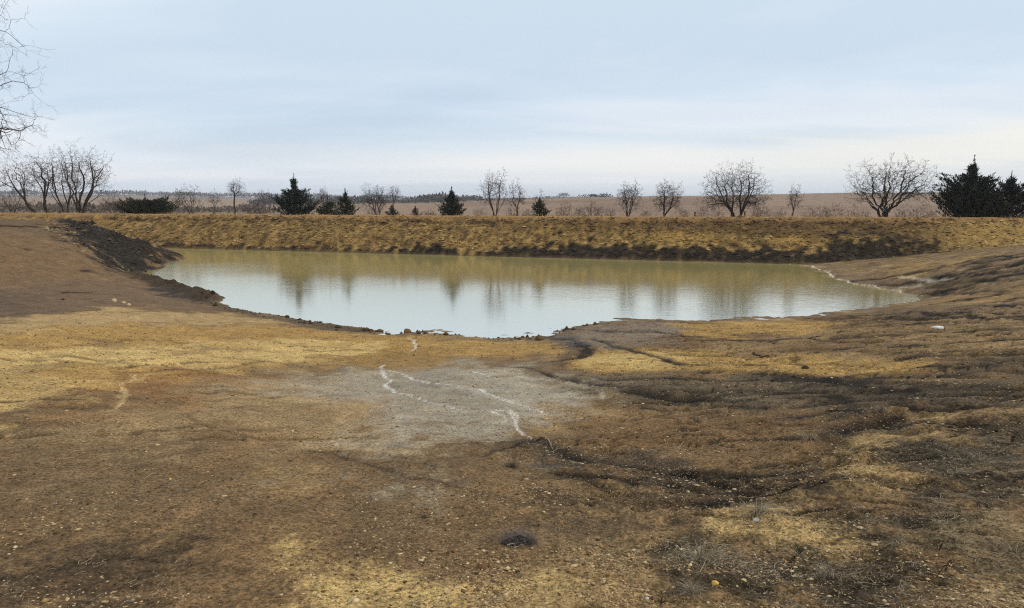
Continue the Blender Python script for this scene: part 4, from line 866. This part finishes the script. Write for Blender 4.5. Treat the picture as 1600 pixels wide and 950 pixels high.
chips('bank_clods', 'rough clods of cut earth all over the face of the embankment', 'soil', R, P, np.exp(R.normal(math.log(.085), .45, n)), np.clip(tn, .005, .6), .85, faces=4)
k = R.integers(21, 39, 420); q = R.uniform(0, 1, 420)[:, None]; P = SH[k] * (1 - q) + SH[np.minimum(k + 1, len(SH) - 1)] * q + R.normal(0, .22, (420, 2)); P = P[H(P[:, 0], P[:, 1]) > .0]
chips('shore_clods', 'small dark clods strewn along the near shoreline', 'soil', R, P, np.exp(R.normal(math.log(.05), .5, len(P))), np.clip(own_tone(P) * R.uniform(.35, .9, (len(P), 1)), .005, .6), 1.0)
P = region(R, 2600, [(60,352),(150,345),(200,378),(268,402),(215,430),(170,420),(110,388)]); chips('bank_clods', 'dark clods on the steep flank of the left bank', 'soil', R, P, np.exp(R.normal(math.log(.07), .5, len(P))), np.clip(own_tone(P) * R.uniform(.5, 2.6, (len(P), 1)), .005, .3), .9, faces=4)
P = region(R, 7000, [(-60,525),(200,508),(560,522),(860,535),(890,548),(640,556),(420,580),(200,596),(-60,660)]); chips('soil_crumbs', 'crumbs of ochre clay on the golden band left of the trickle', 'soil', R, P, np.exp(R.normal(math.log(.014), .45, len(P))), np.clip(own_tone(P) * np.where(R.uniform(0, 1, len(P)) < .6, R.uniform(.3, .75, len(P)), R.uniform(1.1, 1.4, len(P)))[:, None], .005, .6), .8, faces=4)
P = region(R, 9000, [(860,540),(1000,505),(1400,490),(1640,470),(1640,640),(1300,650),(960,640)]); chips('soil_crumbs', 'crumbs of brown clay on the washed slope right of the inlet', 'soil', R, P, np.exp(R.normal(math.log(.016), .5, len(P))), np.clip(own_tone(P) * np.where(R.uniform(0, 1, len(P)) < .55, R.uniform(.3, .75, len(P)), R.uniform(1.2, 1.9, len(P)))[:, None], .005, .6), .8, faces=4)
P = region(R, 3600, [(700,990),(740,880),(820,850),(960,855),(1080,900),(1090,990)]); P = P[P[:, 1] > 2.5]; sz = np.exp(R.normal(math.log(.0075), .45, len(P)))
chips('gravel', 'dense pinkish-cream gravel at the bottom centre', 'gravel', R, P, sz, tonemix(R, len(P), (112,84,56), (206,172,124)))
# matted dead grass and roots in the dark soil
def straw(R, P, L, w, tones, lift=.25, segs=3):
    n = len(P); z = H(P[:, 0], P[:, 1]); az = R.uniform(0, 6.283, n); cur = R.normal(0, .55, n); V = []
    q = np.c_[P, z + .002]; vz = R.uniform(-.05, 1, n) * lift
    for k in range(segs + 1):
        s_ = np.c_[-np.sin(az), np.cos(az), np.zeros(n)] * (w * (1 - k / (segs + .3)))[:, None]; V += [q - s_, q + s_ + [0, 0, .0015]]
        q = q + np.c_[np.cos(az), np.sin(az), vz] * (L / segs)[:, None]; az = az + cur; vz = vz - lift * .55
    V = np.stack(V, 1); m = 2 * (segs + 1); i = np.arange(n)[:, None] * m
    return V.reshape(-1, 3), [i + np.array([2 * k, 2 * k + 1, 2 * k + 3, 2 * k + 2]) for k in range(segs)], np.repeat(tones, m, 0)
R = np.random.default_rng(15); PP = []
for poly, n in (([(1400,705),(1500,685),(1630,665),(1630,800),(1560,800),(1470,770)], 1500), ([(1000,880),(1100,850),(1380,850),(1450,940),(1400,985),(1150,985)], 1500), ([(1030,850),(1140,840),(1180,900),(1060,930)], 700),
                ([(1300,760),(1480,765),(1500,830),(1330,820)], 600), ([(1130,780),(1240,770),(1250,840),(1150,840)], 500), ([(560,900),(1000,860),(1000,985),(560,985)], 500), ([(1400,830),(1630,800),(1630,985),(1450,985)], 700), ([(0,880),(330,860),(300,960),(0,985)], 350), ([(200,700),(800,700),(800,880),(200,880)], 250), ([(1200,650),(1640,600),(1640,720),(1250,740)], 700)):
    PP.append(region(R, n, poly))
P = np.concatenate(PP); P = np.r_[P, region(R, 2600, [(790,700),(1000,700),(1290,690),(1640,620),(1640,800),(1300,800),(1000,800)]), region(R, 1500, [(1000,860),(1400,800),(1640,780),(1640,985),(1000,985)])]; n = len(P)
v, F, c = straw(R, P, np.exp(R.normal(math.log(.05), .55, n)) * (.7 + P[:, 1] * .05), R.uniform(.0009, .0022, n) * (.6 + P[:, 1] * .13), tonemix(R, n, (88,76,60), (170,152,122)))
tag(mesh_obj('matted_straw', v, F, STRAW, attrs={'col': c}), 'matted grey dead grass lying in the dark soil on the right', 'straw', kind='stuff')
P = region(R, 900, [(110,355),(150,352),(200,378),(268,402),(215,430),(180,420),(130,388)]); n = len(P)
v, F, c = straw(R, P, R.uniform(.15, .6, n), R.uniform(.010, .028, n), tonemix(R, n, (62,53,44), (140,124,102)), .5)
tag(mesh_obj('root_debris', v, F, STRAW, attrs={'col': c}), 'pale roots and straw sticking out of the dark flank of the left bank', 'roots', kind='stuff')
# dead grass tufts, each a thing
def tuft(label, px, py, wpx, hpx, seed, tones=((96,84,66), (176,160,132)), n=130, name='grass_tuft', group='dead grass tufts'):
    R = np.random.default_rng(seed); p = spot(px, py); w = wpx / FPX * p[1]; h = hpx / FPX * p[1]
    r = np.abs(R.normal(0, .38, n)) * w / 2; a = R.uniform(0, 6.283, n); x = p[0] + r * np.cos(a) ; y_ = p[1] + r * np.sin(a) * .8
    v, F, c = blades(R, x, y_, H(x, y_) - .004, R.uniform(.5, 1.2, n) * h * 1.4, R.uniform(.5, 1, n) * .0028 * (.4 + p[1] * .12), R.uniform(.3, 1.8, n), tonemix(R, n, *tones))
    o = mesh_obj(name, v - p, F, STRAW, attrs={'col': c}, loc=p); return tag(o, label, 'grass tuft', group)
tuft('shaggy grey dead grass tuft in the right foreground, beside a whitish stone', 1180, 815, 62, 26, 1)
tuft('wide flattened dead grass tuft near the bottom, right of centre', 1095, 885, 80, 26, 2, n=200)
tuft('dark dead grass tuft at the bottom edge right of centre', 1080, 935, 60, 24, 3)
tuft('small dark tuft on the ridge of black clods at the right', 1262, 696, 34, 14, 4)
tuft('small dead grass tuft with pale tips at the lower right', 1583, 862, 22, 20, 5, n=40)
tuft('thin dead grass tuft below the tan patch at the right', 1402, 850, 30, 22, 6, n=45)
tuft('dark tuft on the far dark band at the right', 1375, 655, 44, 12, 7)
tuft('dark grassy tuft in the lower right corner patch', 1290, 905, 60, 20, 8, n=120)
tuft('bristly grey tuft at the left end of the wide dead-grass patch, right edge', 1530, 712, 60, 14, 9, n=120)
tuft('dark crumbling tuft below the grey flat at the head of the black strip', 798, 730, 36, 14, 10, tones=((50,42,34), (110,96,78)), n=80)
tuft('little dark tuft on the brown soil left of the lower centre', 662, 806, 22, 9, 11, tones=((50,42,34), (110,96,78)), n=50)
# upright dry weed stalks
def weed(label, px, py, hpx, seed):
    R = np.random.default_rng(seed); p = spot(px, py, .01); h = hpx / FPX * p[1]; br = []
    for k in range(3):
        P = dict(seg=(6,4,3,3), wander=.12, up=(.02,.05,.05,.05), kids=(4,2), first=(.35,.3), ang=(.3,.7), ratio=.38, thin=.7, rmin=.0012); o = []
        grow(R, np.array([R.normal(0, .01), R.normal(0, .01), 0]), unit(np.array([R.normal(0, .3), R.normal(0, .2), 1])), h * R.uniform(.5, .75), .0032, 0, 1, o, P); br += [(a, b) for a, b, l in o]
    v, F = tubes(br); return tag(mesh_obj('dry_weed', v, F, ROOT, loc=p), label, 'weed', 'dry weed stalks in the right foreground')
weed('tall dry weed stalk with branching stems at the lower right', 1475, 892, 40, 1); weed('short dry weed stalk above and left of the tall one at the lower right', 1465, 862, 26, 2); weed('thin dry weed stem on the tan patch above the dark grass area', 1455, 702, 26, 3); weed('thin dry weed stem at the bottom of the dark patch, right of centre', 1032, 946, 28, 4)
# nest-like clump with two bleached sticks
def nest():
    R = np.random.default_rng(31); p = spot(808, 850); w = 74 / FPX * p[1]
    root = tag(empty('straw_nest', p), 'dark nest-like clump of dead roots with two bleached sticks in front, lower centre', 'grass clump')
    V, F = lump(R, 1.0, 1.0, 3); V = V * [w * .40, w * .30, w * .17] * (1 + .25 * fbm(V[:, 0] * 3, V[:, 1] * 3 + V[:, 2], 5, 3)[:, None]); mesh_obj('sod', V, [F], STONE, root, attrs={'col': np.tile(lin((34,29,26)), (len(V), 1))}, smooth=True)
    n = 420; az = R.uniform(0, 6.283, n); r = R.uniform(.1, 1, n) ** .5; x, y_ = np.cos(az) * r * w * .44, np.sin(az) * r * w * .34; zz = np.sqrt(np.clip(1 - r * r, 0, 1)) * w * .17
    v, F, c = blades(R, x, y_, zz - .004, R.uniform(.04, .11, n), R.uniform(.0008, .0018, n), R.uniform(.8, 4, n), tonemix(R, n, (40,36,34), (132,120,108)))
    mesh_obj('straw', v, F, STRAW, root, attrs={'col': c})
    return p, w
np_, nw = nest()
def stick(name, label, cat, a, b, r, seed, mat=WOOD, lift=.01, wob=.02, group=None, fork=False):
    R = np.random.default_rng(seed); A, B = np.array(a, float), np.array(b, float); k = np.linspace(0, 1, 9)[:, None]; pts = A + (B - A) * k + R.normal(0, wob, (9, 3)) * [1, 1, .3] * np.linalg.norm(B - A)
    pts[:, 2] = H(pts[:, 0], pts[:, 1]) + lift + r; br = [(pts, np.linspace(r, r * .45, 9))]
    if fork:
        q = pts[4]; e = q + (B - A) * .28 + np.array([.1, .2, 0]) * np.linalg.norm(B - A); m = np.linspace(0, 1, 4)[:, None]; f2 = q + (e - q) * m; f2[:, 2] = H(f2[:, 0], f2[:, 1]) + lift + r; f2[0] = q; br.append((f2, np.linspace(r * .6, r * .3, 4)))
    v, F = tubes(br, 6); o = pts[0].copy(); return tag(mesh_obj(name, v - o, F, mat, smooth=True, loc=o), label, cat, group)
stick('stick', 'longer bleached stick lying against the front of the straw nest', 'stick', spot(792, 859), spot(820, 851), .0045, 1, lift=.012)
stick('stick', 'shorter bleached stick just below the longer one by the straw nest', 'stick', spot(804, 862), spot(814, 856), .0035, 2, lift=.006)
stick('stick', 'pale stick lying on the golden soil right of the inlet', 'stick', spot(1174, 552), spot(1202, 562), .028, 3, lift=.03, mat=ROOT)
stick('branch', 'long dark branch lying on the crest of the left bank', 'branch', spot(-20, 356), spot(58, 355), .07, 4, lift=.03, mat=ROOT, wob=.015)
stick('branch', 'thin dark branch lying on the grey flat by the left bank', 'branch', spot(98, 459), spot(144, 458), .025, 5, lift=.02, mat=ROOT)
stick('stick', 'curled bleached twig in the dark soil at the lower right', 'stick', spot(1418, 888), spot(1436, 884), .004, 6, lift=.01)
stick('stick', 'pale twig on the head of the black strip below the grey flat', 'stick', spot(856, 695), spot(864, 702), .007, 7, lift=.01)
# white plastic bottle on the right slope
def bottle():
    p = spot(1464, 514); R = np.random.default_rng(3); L = .33
    root = tag(empty('bottle', p + [0, 0, .052]), 'crumpled white plastic bottle lying alone on the right slope', 'bottle'); root.rotation_euler = (0, math.radians(-4), math.radians(176))
    def lathe(prof, nm, dent=0):
        ns = 14; ang = np.arange(ns) * 2 * math.pi / ns; V = np.array([(x, r * math.cos(q), r * math.sin(q)) for x, r in prof for q in ang])
        if dent: V *= 1 + dent * fbm(V[:, 0] * 18, V[:, 1] * 30 + V[:, 2] * 22, 4, 2)[:, None] * [0, 1, 1]
        k = np.arange(len(prof) - 1)[:, None] * ns; j = np.arange(ns); F = np.stack([k + j, k + (j + 1) % ns, k + ns + (j + 1) % ns, k + ns + j], -1).reshape(-1, 4)
        mesh_obj(nm, V, [F], PLASTIC, root, True, attrs={'col': np.tile(lin((232,232,230)), (len(V), 1))})
    lathe([(-L * .5, .001), (-L * .5, .045), (-L * .47, .054), (-L * .3, .054), (-L * .27, .049), (-L * .24, .054), (0, .054), (.05, .052), (.09, .04), (.12, .020), (.135, .016)], 'body', .18)
    lathe([(.135, .001), (.135, .019), (.162, .019), (.164, .001)], 'cap')
PLASTIC = tinted_material('white_plastic', .35)
bottle()
# weathered posts beyond the embankment
def post(label, px, top, seed):
    a = x_at(px, 1.0); Yd = (13.5 + P0 @ N) / (a * N[0] + N[1]); bx = x_at(px, Yd); bz = float(H(bx, Yd)[0]) - .2; h = float(z_at(top, Yd)) - bz
    V = np.array([(math.cos(q) * r, math.sin(q) * r, z) for z, r in ((0, .075), (h * .5, .07), (h - .03, .068), (h, .05)) for q in np.arange(8) * math.pi / 4] + [(0, 0, h + .015)]); F = [(k * 8 + j, k * 8 + (j + 1) % 8, k * 8 + 8 + (j + 1) % 8, k * 8 + 8 + j) for k in range(3) for j in range(8)]
    tag(mesh_obj('fence_post', V, [np.array(F), np.array([(24 + j, 24 + (j + 1) % 8, 32) for j in range(8)])], BARK2, loc=(bx, Yd, bz)), label, 'post', 'fence posts behind the embankment')
post('short dark wooden post right beside the trunk of the large fan-crowned tree', 1164, 330, 1); post('short dark wooden post left of the large fan-crowned tree', 1086, 331, 2)

# thin winter haze: one closed box of air round the whole place
def haze():
    m = bpy.data.materials.new('haze_air'); m.use_nodes = True; g = NT(m.node_tree)
    pv = g.n('ShaderNodeVolumePrincipled', i_Density=HAZE); pv.inputs['Color'].default_value = (.86, .90, .96, 1); pv.inputs['Anisotropy'].default_value = .3
    g.l(pv.outputs[0], g.n('ShaderNodeOutputMaterial').inputs['Volume'])
    x, y0, y1, z0, z1 = 9300.0, -60.0, 4600.0, float(Z.min()) - 1.0, 34.0
    V = np.array([(a, b, c) for c in (z0, z1) for a, b in ((-x, y0), (x, y0), (x, y1), (-x, y1))]); F = np.array([(3,2,1,0),(4,5,6,7),(0,1,5,4),(1,2,6,5),(2,3,7,6),(3,0,4,7)])
    tag(mesh_obj('haze', V, [F], m), kind='stuff')
HAZE = .00022
haze()
